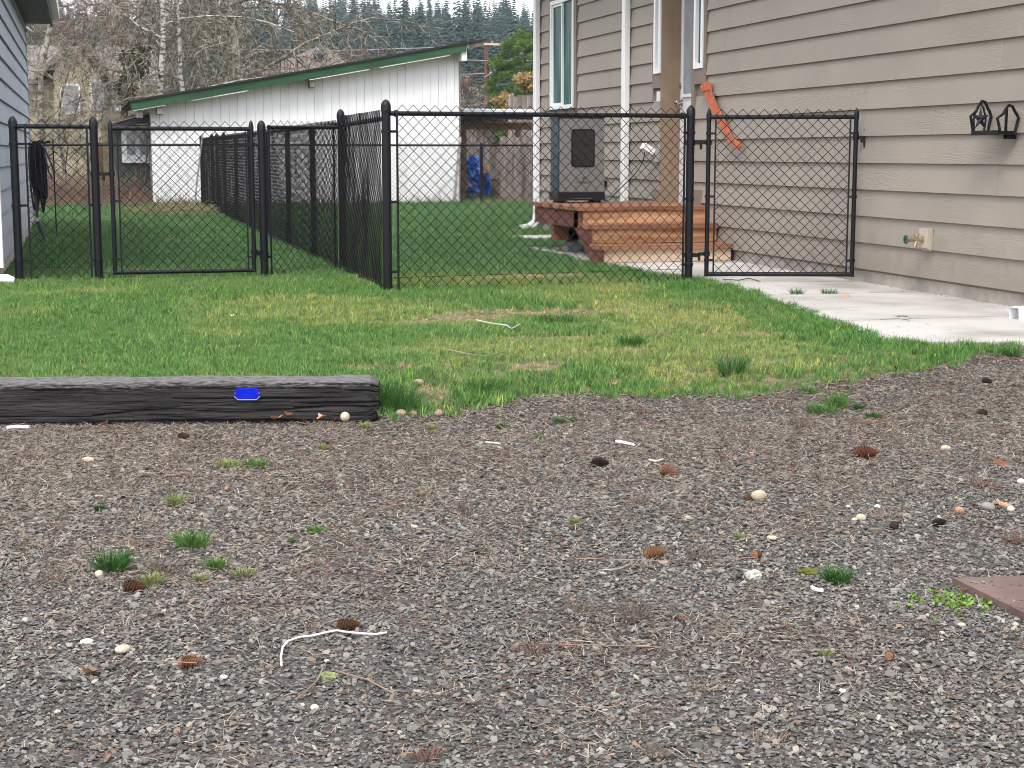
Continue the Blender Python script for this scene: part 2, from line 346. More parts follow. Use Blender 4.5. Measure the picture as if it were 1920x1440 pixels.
# ------------------------------------------------------------------ scatter helper (stuff only)
def scatter(name, P, rot, scale, idx, tint, protos, label=None, cat=None):
    me = bpy.data.meshes.new(name); n = len(P); me.vertices.add(n); me.vertices.foreach_set('co', np.asarray(P, np.float32).ravel())
    def attr(k, t, a, key):
        x = me.attributes.new(k, t, 'POINT'); x.data.foreach_set(key, np.asarray(a).ravel())
    attr('rot', 'FLOAT_VECTOR', np.asarray(rot, np.float32), 'vector')
    s = np.asarray(scale, np.float32); s = np.repeat(s[:, None], 3, 1) if s.ndim == 1 else s
    attr('scl', 'FLOAT_VECTOR', s, 'vector'); attr('idx', 'INT', np.asarray(idx, np.int32), 'value')
    attr('tint', 'FLOAT_COLOR', np.concatenate([tint, np.ones((n, 1))], 1).astype(np.float32), 'color')
    o = bpy.data.objects.new(name, me); COL.objects.link(o); o['kind'] = 'stuff'
    if label: o['label'] = label; o['category'] = cat
    coll = bpy.data.collections.new(name+'_pieces')
    for i, pm in enumerate(protos):
        po = bpy.data.objects.new('%s_piece_%02d' % (name, i), pm); coll.objects.link(po)
    g = bpy.data.node_groups.new(name, 'GeometryNodeTree')
    g.interface.new_socket('Geometry', in_out='INPUT', socket_type='NodeSocketGeometry'); g.interface.new_socket('Geometry', in_out='OUTPUT', socket_type='NodeSocketGeometry')
    N = g.nodes.new; gi = N('NodeGroupInput'); go = N('NodeGroupOutput'); ip = N('GeometryNodeInstanceOnPoints')
    ci = N('GeometryNodeCollectionInfo'); ci.inputs['Collection'].default_value = coll; ci.inputs['Separate Children'].default_value = True; ci.inputs['Reset Children'].default_value = True
    def na(k, t):
        a = N('GeometryNodeInputNamedAttribute'); a.data_type = t; a.inputs['Name'].default_value = k
        return next(q for q in a.outputs if q.enabled and q.name == 'Attribute')
    e2r = N('FunctionNodeEulerToRotation'); L = g.links.new
    L(na('rot', 'FLOAT_VECTOR'), e2r.inputs[0]); L(e2r.outputs[0], ip.inputs['Rotation']); L(na('scl', 'FLOAT_VECTOR'), ip.inputs['Scale'])
    L(na('idx', 'INT'), ip.inputs['Instance Index']); ip.inputs['Pick Instance'].default_value = True
    L(gi.outputs[0], ip.inputs['Points']); L(ci.outputs[0], ip.inputs['Instance']); L(ip.outputs[0], go.inputs[0])
    md = o.modifiers.new('scatter', 'NODES'); md.node_group = g; return o

def in_view(x, y, m=.45):
    zc = x*_F[0]+y*_F[1]; xc = x*_R[0]+y*_R[1]; return np.abs(xc) < zc*.32+m
# --- gravel stones
def stone_mesh(i):
    import bmesh
    r = np.random.default_rng(100+i); bm = bmesh.new(); bmesh.ops.create_icosphere(bm, subdivisions=1, radius=1)
    s = np.array([1.1, r.uniform(.45, .85), r.uniform(.16, .4)])
    pts = []
    for v in bm.verts:
        c = np.array(v.co)*(1+r.uniform(-.28, .22)); c = np.sign(c)*np.minimum(np.abs(c), r.uniform(.45, .9)); v.co = c*s
    bmesh.ops.convex_hull(bm, input=bm.verts)
    loose = [v for v in bm.verts if not v.link_faces]; bmesh.ops.delete(bm, geom=loose, context='VERTS')
    m = bpy.data.meshes.new('stone'); bm.to_mesh(m); bm.free(); m.materials.append(M_stone); return m
def palette(n, cols, probs, jit=.15):
    k = RNG.choice(len(cols), n, p=np.array(probs)/sum(probs)); return np.array(cols)[k]*(1+RNG.uniform(-jit, jit, (n, 1)))
def gravel_pts(dens_near, dens_far, margin=.45):
    x0, x1, y0, y1 = -2.2, 5.6, 2.1, 7.6; n = int((x1-x0)*(y1-y0)*dens_near)
    x = RNG.uniform(x0, x1, n); y = RNG.uniform(y0, y1, n); d = x*_F[0]+y*_F[1]
    keep = in_view(x, y, margin) & (y < gedge(x)+.03+.05*(vnoise(x*9, y*9)-.5)) & (RNG.random(n) < (dens_far/dens_near)+(1-dens_far/dens_near)*(1-sstep(3.6, 5.6, d)))
    keep &= ~((x < 1.15) & (y > yT(x)-.0))
    return x[keep], y[keep]
x, y = gravel_pts(13500, 9000); n = len(x)
sz = RNG.lognormal(math.log(.0057), .36, n)*(1+.22*sstep(3.6, 5.6, y))
sz = np.clip(sz, .003, .015)
tint = palette(n, [(.125,.124,.118), (.062,.062,.060), (.19,.185,.175), (.25,.235,.21), (.15,.12,.095), (.36,.32,.25), (.20,.13,.10)], [40, 27, 20, 5, 7, .55, 1.4])
br = np.clip((fbm(x*1.3+3, y*1.3)-.42)*2.2+.5*sstep(4.4, 6, y), 0, 1)[:, None]*.30
tint = tint*(1-br)+np.array([[.165, .135, .115]])*br; tint *= (1.08+.55*(fbm(x*1.1+40, y*1.1+7)-.5))[:, None]*np.array([[1.09, 1.07, 1.03]])
rot = np.stack([RNG.normal(0, .33, n), RNG.normal(0, .33, n), RNG.uniform(0, 6.28, n)], 1)
P = np.stack([x, y, gz(x, y)+sz*.25+RNG.uniform(-.002, .004, n)], 1)
scatter('gravel', P, rot, sz, RNG.integers(0, 12, n), tint, [stone_mesh(i) for i in range(12)], 'grey crushed stone gravel covering the drive', 'gravel')
# --- straw and dead stalks lying in the gravel
def straw_mesh(i):
    r = np.random.default_rng(300+i); pts = []; a = r.uniform(-.6, .6); p = np.array([-.5, 0, 0.]); d = 0
    for k in range(4): pts.append(p.copy()); d += a*.5+r.normal(0, .25); p = p+np.array([math.cos(d), math.sin(d), r.normal(0, .12)])*.33
    mb = MB(); mb.tube(pts, [.022, .026, .022, .010], 3, caps=False); m = mb.mesh('straw'); m.materials.append(M_straw); return m
x, y = gravel_pts(5200, 5200); n = len(x)
dens = np.clip(.10+.95*sstep(4.0, 6.0, y)+3.2*np.clip(fbm(x*2.1+9, y*2.1)-.50, 0, 1), 0, 1)
k = RNG.random(n) < dens; x = x[k]; y = y[k]; n = len(x)
sc = RNG.uniform(.014, .045, n); tint = palette(n, [(.34,.27,.20), (.46,.40,.32), (.10,.065,.05), (.22,.15,.12), (.16,.06,.05)], [32, 22, 20, 18, 6])
up_ = RNG.random(n) < .14; tint[up_] = tint[up_]*.45
rot = np.stack([RNG.normal(0, .25, n), np.where(up_, RNG.normal(-1.25, .25, n), RNG.normal(0, .25, n)), RNG.uniform(0, 6.28, n)], 1)
P = np.stack([x, y, gz(x, y)+.006+RNG.uniform(0, .008, n)], 1)
cn = 230; g = np.random.default_rng(55); cxx = g.uniform(-1, 5, cn); cyy = 2.4+4.9*g.random(cn)**.75; kk = in_view(cxx, cyy, .3) & (cyy < gedge(cxx)-.05); cxx, cyy = cxx[kk], cyy[kk]
m_ = 26; ax_ = (cxx[:, None]+g.normal(0, .035, (len(cxx), m_))).ravel(); ay_ = (cyy[:, None]+g.normal(0, .03, (len(cxx), m_))).ravel(); n2_ = len(ax_)
hue = np.array([(.085,.055,.045), (.15,.065,.05), (.26,.19,.14), (.12,.10,.07)])[np.repeat(g.integers(0, 4, len(cxx)), m_)]*(1+g.uniform(-.3, .3, (n2_, 1)))
P = np.concatenate([P, np.stack([ax_, ay_, gz(ax_, ay_)+.010], 1)]); rot = np.concatenate([rot, np.stack([g.normal(0, .4, n2_), g.normal(-.85, .5, n2_), g.uniform(0, 6.28, n2_)], 1)]); sc = np.concatenate([sc, g.uniform(.016, .038, n2_)]); tint = np.concatenate([tint, hue]); n = len(P)
scatter('straw_litter', P, rot, sc, RNG.integers(0, 8, n), tint, [straw_mesh(i) for i in range(8)], 'brown straw and broken twigs strewn through the gravel', 'litter')

# --- grass
def tuft_mesh(i, nb=18, spread=.04, h=.05, lean=.5, wd=.0022, seed=500):
    r = np.random.default_rng(seed+i); V = []; F = []; S = []
    for b in range(nb):
        a = r.uniform(0, 6.28); rr = spread*math.sqrt(r.random()); bx, by = rr*math.cos(a), rr*math.sin(a)
        hh = h*r.uniform(.5, 1.25); l = abs(r.normal(0, lean))+.08; la = r.uniform(0, 6.28); wa = r.uniform(0, 3.14)
        wx, wy = math.cos(wa)*wd*r.uniform(.7, 1.3), math.sin(wa)*wd; dx, dy = math.cos(la)*l*hh, math.sin(la)*l*hh
        k = len(V); m1 = (bx+dx*.35, by+dy*.35, hh*.55); tp = (bx+dx, by+dy, hh*(1-.25*l))
        V += [(bx-wx, by-wy, -.005), (bx+wx, by+wy, -.005), (m1[0]+wx*.8, m1[1]+wy*.8, m1[2]), (m1[0]-wx*.8, m1[1]-wy*.8, m1[2]), tp]
        F += [(k, k+1, k+2), (k, k+2, k+3), (k+3, k+2, k+4)]
        c = (1, 1, 1); q = r.random(); v = r.uniform(.65, 1.35)
        if q < .12: c = (2.3, 1.5, 1.6)
        elif q < .3: c = (1.5, 1.2, .9)
        S += [(c[0]*v, c[1]*v, c[2]*v, 1)]*5
    m = mesh_np('tuft', V, F); at = m.color_attributes.new('shade', 'FLOAT_COLOR', 'POINT'); at.data.foreach_set('color', np.array(S, np.float32).ravel())
    m.materials.append(M_grass); return m
def ell(x, y, px, py, rx, ry):      # soft patch on the lawn
    c = G(px, py); d = ((x-c[0])/rx)**2+((y-c[1])/ry)**2+1.6*(fbm(x*4, y*4)-.5); return np.clip(1.25-d, 0, 1)
def lawn_tint(x, y):
    n = len(x); g = fbm(x*.9+4, y*.55+8); g2 = fbm(x*3.1, y*2.2+30, 3)
    yel = np.clip((g-.43)*3.2+(g2-.5)*1.7, 0, 1)*(1-sstep(10.3, 12.2, y)*.85)
    for q in [(620,590,.9,.5), (800,600,.8,.5), (560,570,.6,.4), (1000,650,.9,.35), (1250,660,.9,.35), (1500,690,.7,.25), (150,552,.5,.3), (900,530,1.0,.5)]: yel = np.maximum(yel, .72*ell(x, y, *q))
    for q in [(120,620,.6,.7), (250,650,.5,.4), (760,770,.2,.25), (1050,610,.22,.16), (1350,560,.5,.6), (1500,620,.35,.4), (1700,670,.5,.2), (1150,650,.15,.1)]: yel = yel*(1-.8*ell(x, y, *q))
    st = np.zeros(n)
    for q in [(870,598,.36,.20), (980,590,.55,.24), (1100,588,.26,.16), (790,605,.2,.08), (1030,635,.3,.06), (1000,690,.16,.12), (1400,630,.3,.07), (1290,630,.35,.06), (815,745,.10,.16), (720,690,.2,.07), (430,655,.12,.05), (1150,660,.2,.05), (1450,720,.25,.05), (1000,520,.8,.25), (1330,700,.12,.04)]: st = np.maximum(st, ell(x, y, *q))
    far = sstep(11.5, 13.5, y)[:, None]
    green = np.array([[.098, .215, .056]])*(1-far)+np.array([[.070, .170, .060]])*far  # darker green at the back puts that lawn's shade into the blade colour
    c = green*(1-yel[:, None])+np.array([[.225, .295, .095]])*yel[:, None]
    s = (st*(RNG.random(n) < .85))[:, None]*(1-.0*far); c = c*(1-s)+np.array([[.44, .34, .23]])*s
    return c*(1+RNG.uniform(-.22, .22, (n, 1))), yel, st
HLX = -.62; HL0, HL1 = 12.32, 20.2
def lawn_ok(x, y):
    k = (y > gedge(x)-.02+.10*(vnoise(x*7+3, y*2)-.5)) & ~on_path(x-.03+.05*(vnoise(x*12, y*12)-.5), y) & in_view(x, y, .8) & ((x < WX-.02) | (y > 19.5))
    k &= ~((x < HLX) & (y > HL0) & (y < HL1)) & ~((x > 4.3) & (x < 5.5) & (y > 13.2) & (y < 14.6)) & ~((x > 4.75) & (y > 17) & (y < 17.7))
    k &= ~((x < 1.14) & (y < yT(x)+.2)); k &= ~((x > 1.15) & (x < 6.9) & (y > 29.8) & (y < 34.5))
    return k
def lawn_pts(y0, y1, dens):
    x1 = y1*.75+2; n = int((x1+3.5)*(y1-y0)*dens); x = RNG.uniform(-3.5, x1, n); y = RNG.uniform(y0, y1, n); k = lawn_ok(x, y); return x[k], y[k]
T_s = [tuft_mesh(i, 20, .04, .042) for i in range(6)]+[tuft_mesh(i, 24, .036, .066, .5, .0023, 600) for i in range(4)]
PX = []; PY = []; SCL = []; KIND = []
for y0, y1, de, s_ in [(6.0, 9, 950, .78), (9, 12.5, 620, .95), (12.5, 18, 260, 1.15), (18, 24, 110, 1.6), (24, 37, 45, 2.2)]:
    a, b = lawn_pts(y0, y1, de); PX.append(a); PY.append(b); SCL.append(np.full(len(a), s_))
x = np.concatenate(PX); y = np.concatenate(PY); s = np.concatenate(SCL); n = len(x)
tint, yel, st = lawn_tint(x, y)
tall = fbm(x*1.7+50, y*1.7, 3); dE = y-gedge(x); onR = (dE < .30) & (x > 1.13)
lush = ((dE < .22) & (x > 1.13)) | ((np.abs(x-pathx(y)) < .45) & (y > 7) & (y < 12.5)); tint = np.where(lush[:, None] & (RNG.random((len(x), 1)) < .75), np.array([[.078, .200, .046]])*(1+RNG.uniform(-.2, .2, (len(x), 1))), tint)
idx = np.where((RNG.random(n) < np.where(onR, .75, .25*(tall > .5)+.03)), RNG.integers(6, 10, n), RNG.integers(0, 6, n))
nearp = (np.abs(x-pathx(y)) < .25) & (y > 7) & (y < 12); idx = np.where(nearp & (RNG.random(n) < .6), RNG.integers(6, 10, n), idx)
s = .92*s*(.75+.5*tall)*(1-.62*st)*(1-.22*yel)*RNG.uniform(.75, 1.2, n)*np.where(idx > 5, np.where(y > 12, .62, .9), 1)
k = RNG.random(n) > .45*st; x, y, s, idx, tint = x[k], y[k], s[k], idx[k], tint[k]; n = len(x)
gk_ = k; scatter('lawn_grass', np.stack([x, y, gz(x, y)], 1), np.stack([RNG.normal(0, .08, n), RNG.normal(0, .08, n), RNG.uniform(0, 6.28, n)], 1), s, idx, tint, T_s, 'patchy green and yellow lawn grass', 'grass')

# ------------------------------------------------------------------ concrete path
pa = thing('concrete_path', 'pale concrete path of broad slabs along the tan house', 'path'); pa['kind'] = 'structure'
del pa['label']; del pa['category']
cuts = [7.05, 8.2, 9.82, 11.45, 13.22]
for a, b in zip(cuts[:-1], cuts[1:]):
    a2, b2 = a+.014, b-.014; yy = [a2]+[v for v in CE[:, 0] if a2 < v < b2]+[b2]
    poly = [(float(pathx(v)), v) for v in yy]+[(WX+.015, b2), (WX+.015, a2)]
    part('slab', MB().prism(poly, -.10, .018), M_conc, pa)
for poly in ([(4.75,17.0),(5.42,17.05),(5.42,17.75),(4.70,17.7)], [(4.27,13.25),(4.85,13.25),(4.85,15.35),(4.27,15.4)]):
    part('slab', MB().prism(poly, -.08, .028), M_conc, pa)

g = np.random.default_rng(77); n = 900; yy = g.uniform(7.1, 13, n); off = np.abs(g.normal(0, .035, n)); xx = np.where(g.random(n) < .62, WX+.002-off, pathx(yy)+np.abs(g.normal(0, .25, n)))
jn = g.random(n) < .12; yy = np.where(jn, g.choice([8.2, 9.82, 11.45], n)+g.normal(0, .006, n), yy); xx = np.where(jn, g.uniform(4.0, 5.48, n), xx); k = (xx < WX) & (xx > pathx(yy)); xx, yy = xx[k], yy[k]; n = len(xx)
scatter('path_litter', np.stack([xx, yy, np.full(n, .021)], 1), np.stack([g.normal(0, .15, n), g.normal(0, .15, n), g.uniform(0, 6.28, n)], 1), g.uniform(.006, .026, n), g.integers(0, 8, n), np.array([(.07,.05,.035), (.16,.10,.07), (.10,.09,.05)])[g.integers(0, 3, n)], [straw_mesh(20+i) for i in range(8)], 'dark leaf crumbs and grit along the path joints and wall foot', 'litter')

# ------------------------------------------------------------------ tan house on the right
hr = thing('tan_house', 'tan house with horizontal lap siding and white downspouts', 'house', (WX, 13, 0))
Y0, Y1 = 6.6, 19.42; ZB, EX = .118, .1915; ZT = 3.35
AL0, AL1, ALD = 14.13, 14.94, .168     # door recess
openings = [(17.72, 18.86, 1.36, 2.86), (14.94, 15.20, 1.59, 3.0), (13.77, 14.20, 1.59, 3.0), (AL0, AL1, .30, 2.62)]  # y0,y1,z0,z1 kept clear of boards
def board(y0, y1, z0, z1, x=WX, th=.024, mt=M_tan, parent=hr, side=-1, slope=True):
    """a lapped board whose lower edge stands proud; side -1 faces -X"""
    t0 = th+.005; t1 = th*.25 if slope else th
    pts = [(x, z0), (x+side*t0, z0), (x+side*t1, z1), (x, z1)]
    V = [(p[0], y0, p[1]) for p in pts]+[(p[0], y1, p[1]) for p in pts]
    return part('siding_board', MB().add(V, [(0,1,2,3),(7,6,5,4),(0,4,5,1),(1,5,6,2),(2,6,7,3),(3,7,4,0)]), mt, parent)
nrow = int((ZT-ZB)/EX)+1
for i in range(nrow):
    z0 = ZB+i*EX; z1 = min(z0+EX+.012, ZT)
    sp = [(Y0, Y1)]
    for (a, b, c, d) in openings:
        if z1-.015 > c and z0 < d-.02:
            if z0 < c-.005 or z1 > d+.02: pass
            ns = []
            for (p0, p1) in sp:
                if b <= p0 or a >= p1: ns.append((p0, p1)); continue
                if a > p0: ns.append((p0, a))
                if b < p1: ns.append((b, p1))
            sp = ns
    for (p0, p1) in sp:
        cutp = [p0]; c = Y0+[1.3, 3.1, .4, 2.3][i % 4]
        while c < p1:
            if c > p0+.25 and c < p1-.25: cutp.append(c)
            c += 3.66
        cutp.append(p1)
        for a, b in zip(cutp[:-1], cutp[1:]): board(a+.0012, b-.0012, z0, z1)
# wall core behind the boards, with the recess left open
wc = MB()
wc.box((WX, Y0, .10), (WX+.12, AL0, ZT)); wc.box((WX, AL1, .10), (WX+.12, Y1, ZT)); wc.box((WX, AL0, 2.62), (WX+.12, AL1, ZT)); wc.box((WX, AL0, .10), (WX+.30, AL1, .44))
wc.box((WX+.12, Y1-.12, .10), (12, Y1, ZT)); wc.box((WX+.12, Y0, .10), (12, Y0+.12, ZT)); wc.box((WX+ALD+.05, AL0-.3, .44), (WX+ALD+.12, AL1+.3, 2.75))
part('wall', wc, M_trim, hr)
part('foundation', MB().box((WX+.012, Y0+.01, -.2), (WX+.11, Y1-.02, .116)), M_found, hr)
rc = MB(); rc.box((WX-.001, AL1-.006, .44), (WX+ALD-.001, AL1-.002, 2.61)); rc.box((WX+.09, AL1-.011, .44), (WX+ALD-.002, AL1-.0065, 2.61)); part('door_jamb', rc, mat('alcove_brown', (.27, .195, .135), .6, .06), hr)
rc = MB(); rc.box((WX-.030, AL1-.006, .44), (WX-.0015, AL1+.012, 2.64)); part('door_trim', rc, MATS['alcove_brown'], hr)
rc = MB(); rc.box((WX-.028, AL0-.072, 1.0), (WX-.001, AL0+.004, 2.64)); rc.box((WX-.028, AL0-.05, .44), (WX-.001, AL0+.004, .999)); rc.box((WX+.0, AL0+.001, .44), (WX+ALD-.002, AL0+.004, 2.60)); part('door_trim', rc, M_trim, hr)
part('base_block', MB().box((WX-.031, AL0-.30, .44), (WX-.001, AL0-.052, .62)), M_trim, hr); part('base_block', MB().box((WX-.031, AL1+.014, .44), (WX-.001, AL1+.22, .60)), M_trim, hr)
rc = MB(); rc.box((WX-.028, AL0-.3, 2.641), (WX+ALD, AL1+.3, 2.74)); part('door_trim', rc, M_trim, hr)
# door in the recess
dr = part('door', MB().box((WX+ALD, AL0, .46), (WX+ALD+.045, AL1, 2.60)), mat('door_white', (.80, .80, .81), .4, .03), hr)
pn = MB()
for (za, zb) in ((.62, 1.28),):
    for (ya, yb) in ((AL0+.10, (AL0+AL1)/2-.03), ((AL0+AL1)/2+.03, AL1-.10)):
        pn.box((WX+ALD-.008, ya, za), (WX+ALD-.0005, yb, zb))
part('door_panel', pn, MATS['door_white'], dr)
part('door_window', MB().box((WX+ALD-.012, AL0+.12, 1.52), (WX+ALD-.001, AL1-.12, 2.45)), M_greyglass, dr)
fr = MB(); ya, yb = AL0+.09, AL1-.09
fr.box((WX+ALD-.022, ya, 1.49), (WX+ALD-.013, yb, 1.52)); fr.box((WX+ALD-.022, ya, 2.45), (WX+ALD-.013, yb, 2.48))
fr.box((WX+ALD-.022, ya, 1.52), (WX+ALD-.013, ya+.03, 2.45)); fr.box((WX+ALD-.022, yb-.03, 1.52), (WX+ALD-.013, yb, 2.45)); part('window_frame', fr, MATS['door_white'], dr)
for zz in (1.44, 1.60):
    part('door_knob' if zz < 1.5 else 'deadbolt', MB().lathe((WX+ALD-.0, AL1-.07, zz), [(.032, -.004), (.032, -.012), (.012, -.014), (.012, -.045), (.026, -.052), (.03, -.066), (.018, -.078)] if zz < 1.5 else [(.03, -.004), (.03, -.022), (.022, -.028)], 12, 'X'), M_steel, dr, 50)
# windows
def side_window(y0, y1, z0, z1, mull=None, trim=.09, sides=('l','r','b','t'), sashes=1):
    wn = part('window', MB().box((WX-.010, y0+.01, z0+.01), (WX-.002, y1-.01, z1-.01)), M_glass, hr)
    f = MB(); fw = .045; xo, xi = WX-.045, WX-.0005
    f.box((xo, y0, z0), (xi, y1, z0+fw)); f.box((xo, y0, z1-fw), (xi, y1, z1)); f.box((xo, y0, z0+fw), (xi, y0+fw, z1-fw)); f.box((xo, y1-fw, z0+fw), (xi, y1, z1-fw))
    part('window_frame', f, M_wvinyl, wn)
    if mull:
        ym = y0+(y1-y0)*mull; f = MB(); f.box((xo+.008, ym-.02, z0+fw), (xi-.012, ym+.02, z1-fw))
        f.box((xo+.018, ym+.02, z0+fw), (xi-.013, y1-fw, z0+fw+.03)); f.box((xo+.018, ym+.02, z1-fw-.03), (xi-.013, y1-fw, z1-fw)); f.box((xo+.018, y1-fw-.03, z0+fw+.03), (xi-.013, y1-fw, z1-fw-.03))
        part('window_sash', f, M_wvinyl, wn)
    t = MB(); xt = WX-.032
    if 'b' in sides: t.box((xt, y0-(trim if 'r' in sides else 0), z0-.14), (WX-.002, y1+(trim if 'l' in sides else 0), z0-.002))
    if 't' in sides: t.box((xt, y0-(trim if 'r' in sides else 0), z1+.002), (WX-.002, y1+(trim if 'l' in sides else 0), z1+.11))
    if 'l' in sides: t.box((xt, y1+.002, z0), (WX-.002, y1+trim, z1))
    if 'r' in sides: t.box((xt, y0-trim, z0), (WX-.002, y0-.002, z1))
    part('window_trim', t, M_trim, hr); return wn
wn1 = side_window(17.84, 18.78, 1.47, 2.74, .5, .09, ('r','l','t'))
cu = MB()
for k in range(9): cu.tube([(WX+.03, 18.36+k*.045, 1.5), (WX+.03+.008*math.sin(k*2), 18.36+k*.045, 2.7)], .02, 5)
side_window(14.955, 15.135, 1.725, 2.9, None, .06, ('l','b'))
side_window(13.835, 14.055, 1.72, 2.9, None, .062, ('r','b'))
# corner boards, soffit, roof
cb = MB(); cb.box((WX-.032, Y1-.10, .10), (WX-.0255, Y1, ZT)); cb.box((WX-.0255, Y1, .10), (WX+.10, Y1+.02, ZT)); part('corner_board', cb, M_trim, hr)
cb = MB(); cb.box((WX-.032, Y0-.02, .10), (WX+.10, Y0-.001, ZT)); part('corner_board', cb, M_trim, hr)
part('soffit', MB().box((WX-.45, Y0-.4, ZT+.002), (WX+.12, Y1+.4, ZT+.03)), M_white, hr)
part('roof', MB().prism([(WX-.55, ZT+.06), (WX-.55, ZT+.14), (9.0, ZT+1.9), (12.6, ZT+.14), (12.6, ZT+.06), (9.0, ZT+1.80)], Y0-.45, Y1+.45, 'Y'), M_grey_shingle, hr)
part('gutter', MB().box((WX-.58, Y0-.45, ZT-.06), (WX-.452, Y1+.45, ZT+.055)), M_wvinyl, hr)
def downspout(yc, ztop, zbot, elbow=None, w_=.098, d_=.068, x1=WX-.026):
    ds = MB(); x0 = x1-d_
    pr = [(x0, yc-w_/2+.01), (x0+.01, yc-w_/2), (x1-.01, yc-w_/2), (x1, yc-w_/2+.01), (x1, yc+w_/2-.01), (x1-.01, yc+w_/2), (x0+.01, yc+w_/2), (x0, yc+w_/2-.01)]
    ds.prism(pr, zbot, ztop)
    g = part('downspout', ds, M_wvinyl, hr)
    if elbow:
        e = MB(); pts = elbow; n = len(pts); V = []; F = []
        for i, (px_, pz_, ang) in enumerate(pts):       # section swept down and out in the X-Z plane
            c, s2 = math.cos(ang), math.sin(ang)
            for (u, v) in ((-d_/2, -w_/2), (d_/2, -w_/2), (d_/2, w_/2), (-d_/2, w_/2)): V.append((px_+u*c, yc+v, pz_+u*s2))
        for i in range(n-1):
            for k in range(4): a = i*4+k; b = i*4+(k+1) % 4; F.append((a, b, b+4, a+4))
        F.append((3,2,1,0))
        e.add(V, F); part('downspout_elbow', e, M_wvinyl, g)
    return g
xm = WX-.026-.034
downspout(19.30, ZT-.05, .18, [(xm, .20, 0), (xm, .16, -.1), (xm-.02, .10, -.7), (xm-.08, .055, -1.2), (xm-.20, .035, -1.3)])
downspout(15.92, ZT-.05, .25)
downspout(8.02, ZT-.05, .17, [(xm, .18, 0), (xm-.005, .14, -.15), (xm-.04, .09, -.8), (xm-.12, .062, -1.35), (xm-.36, .050, -1.5)])
# small fittings on the wall
part('doorbell', MB().box((WX-.05, 14.965, 1.455), (WX-.026, 15.005, 1.55)), M_wvinyl, hr)
ob = part('outlet_box', MB().box((WX-.075, 14.96, .87), (WX-.024, 15.08, .99)), mat('grey_box', (.35,.35,.36), .4), hr)
lid = MB().obox((WX-.13, 15.02, .995), (.12, .11, .06), (0, .55, 0)); part('outlet_cover', lid, M_wvinyl, ob)
part('conduit_clip', MB().box((WX-.05, 16.62, .60), (WX-.02, 16.72, .66)), M_blackplastic, hr)

# ------------------------------------------------------------------ deck with steps
dk = thing('wooden_deck', 'small red-brown wooden deck with two steps below the house door', 'deck', (4.85, 14.4, 0))
DZ, DX0, DX1, DYF, DYB = .482, 4.25, 5.468, 13.68, 15.14
k = 0; yy = DYF
while yy < DYB:
    wd = .138 if k else .14
    part('deck_board' , MB().box((DX0-.02+.008*math.sin(k*3), yy, DZ-.036), (DX1, min(yy+wd, DYB), DZ+.001*math.sin(k*5))), M_redwood, dk); yy += wd+.006; k += 1
rj = MB(); rj.box((DX0, DYF+.03, DZ-.19), (DX0+.038, DYB-.01, DZ-.037)); part('rim_joist', rj, M_redside, dk)
for yj in (13.72, 14.2, 14.7, 15.08):
    part('joist', MB().box((DX0+.04, yj, DZ-.18), (DX1-.01, yj+.038, DZ-.038)), M_redside, dk)
part('beam', MB().box((DX0+.02, 14.55, DZ-.34), (DX1-.05, 14.63, DZ-.192)), M_redwood, dk); 
for xp, yp in ((4.42, 14.55), (5.3, 14.95)):
    part('post', MB().box((xp, yp, .12), (xp+.09, yp+.09, DZ-.192)), M_redside, dk); part('post_foot', MB().box((xp-.02, yp-.02, .02), (xp+.11, yp+.11, .12)), mat('pier_grey', (.25,.26,.28), .8), dk)
# steps: risers and treads run across, a stringer closes the open side
part('riser', MB().box((DX0+.045, DYF+.018, .332), (DX1, DYF+.04, DZ-.038)), M_riser, dk)
for (yf, zt, x0) in ((13.40, .332, DX0+.0), (13.06, .168, DX0+.0)):
    part('tread', MB().box((x0-.005, yf, zt-.038), (DX1-.002, yf+.145, zt)), M_redwood, dk)
    part('tread', MB().box((x0-.005, yf+.15, zt-.038), (DX1-.002, yf+.30, zt)), M_redwood, dk)
part('riser', MB().box((DX0+.045, 13.43, .170), (DX1-.004, 13.45, .292)), M_riser, dk)
part('riser', MB().box((DX0+.045, 13.09, .022), (DX1-.006, 13.11, .128)), M_pale, dk)
st_ = MB().prism([(13.075, .02), (13.075, .129), (13.415, .129), (13.415, .293), (13.70, .293), (13.70, DZ-.037), (13.84, DZ-.037), (13.84, .30), (13.30, .02)], DX0, DX0+.04, 'X')
part('stringer', st_, M_redside, dk)
st2 = MB().prism([(13.115, .02), (13.115, .129), (13.45, .129), (13.45, .293), (13.72, .293), (13.72, .20), (13.40, .02)], DX1-.06, DX1-.02, 'X'); part('stringer', st2, M_redside, dk)

# smoker on the deck
sm = thing('electric_smoker', 'grey vertical electric smoker with dark door window on the deck', 'smoker', (4.615, 14.92, DZ)); sm.rotation_euler = (0, 0, 0)
def lp(name, mb, m, par, **k): return part(name, mb, m, par, world=False, **k)
SW, SD, SH = .455, .28, .83; hx = SW/2
body = lp('cabinet', MB().box((-hx, -SD/2+.03, .07), (hx, SD/2, SH-.03)), M_darkmetal, sm)
lp('top_cap', MB().box((-hx-.006, -SD/2+.0, SH-.029), (hx+.006, SD/2+.005, SH)), M_blackplastic, sm)
door = lp('smoker_door', MB().box((-hx+.012, -SD/2, .105), (hx, -SD/2+.029, SH-.032)), M_graymetal, sm)
def rrect(x0, x1, z0, z1, r, n=4):
    pts = []
    for cx_, cz_, a0 in ((x1-r, z1-r, 0), (x0+r, z1-r, 90), (x0+r, z0+r, 180), (x1-r, z0+r, 270)):
        for k in range(n+1): a = R_(a0+90*k/n); pts.append((cx_+r*math.cos(a), cz_+r*math.sin(a)))
    return pts
gk = lp('window_gasket', MB().prism(rrect(-.105, .13, .34, .70, .028), -SD/2-.006, -SD/2-.001, 'Y'), M_blackplastic, door)
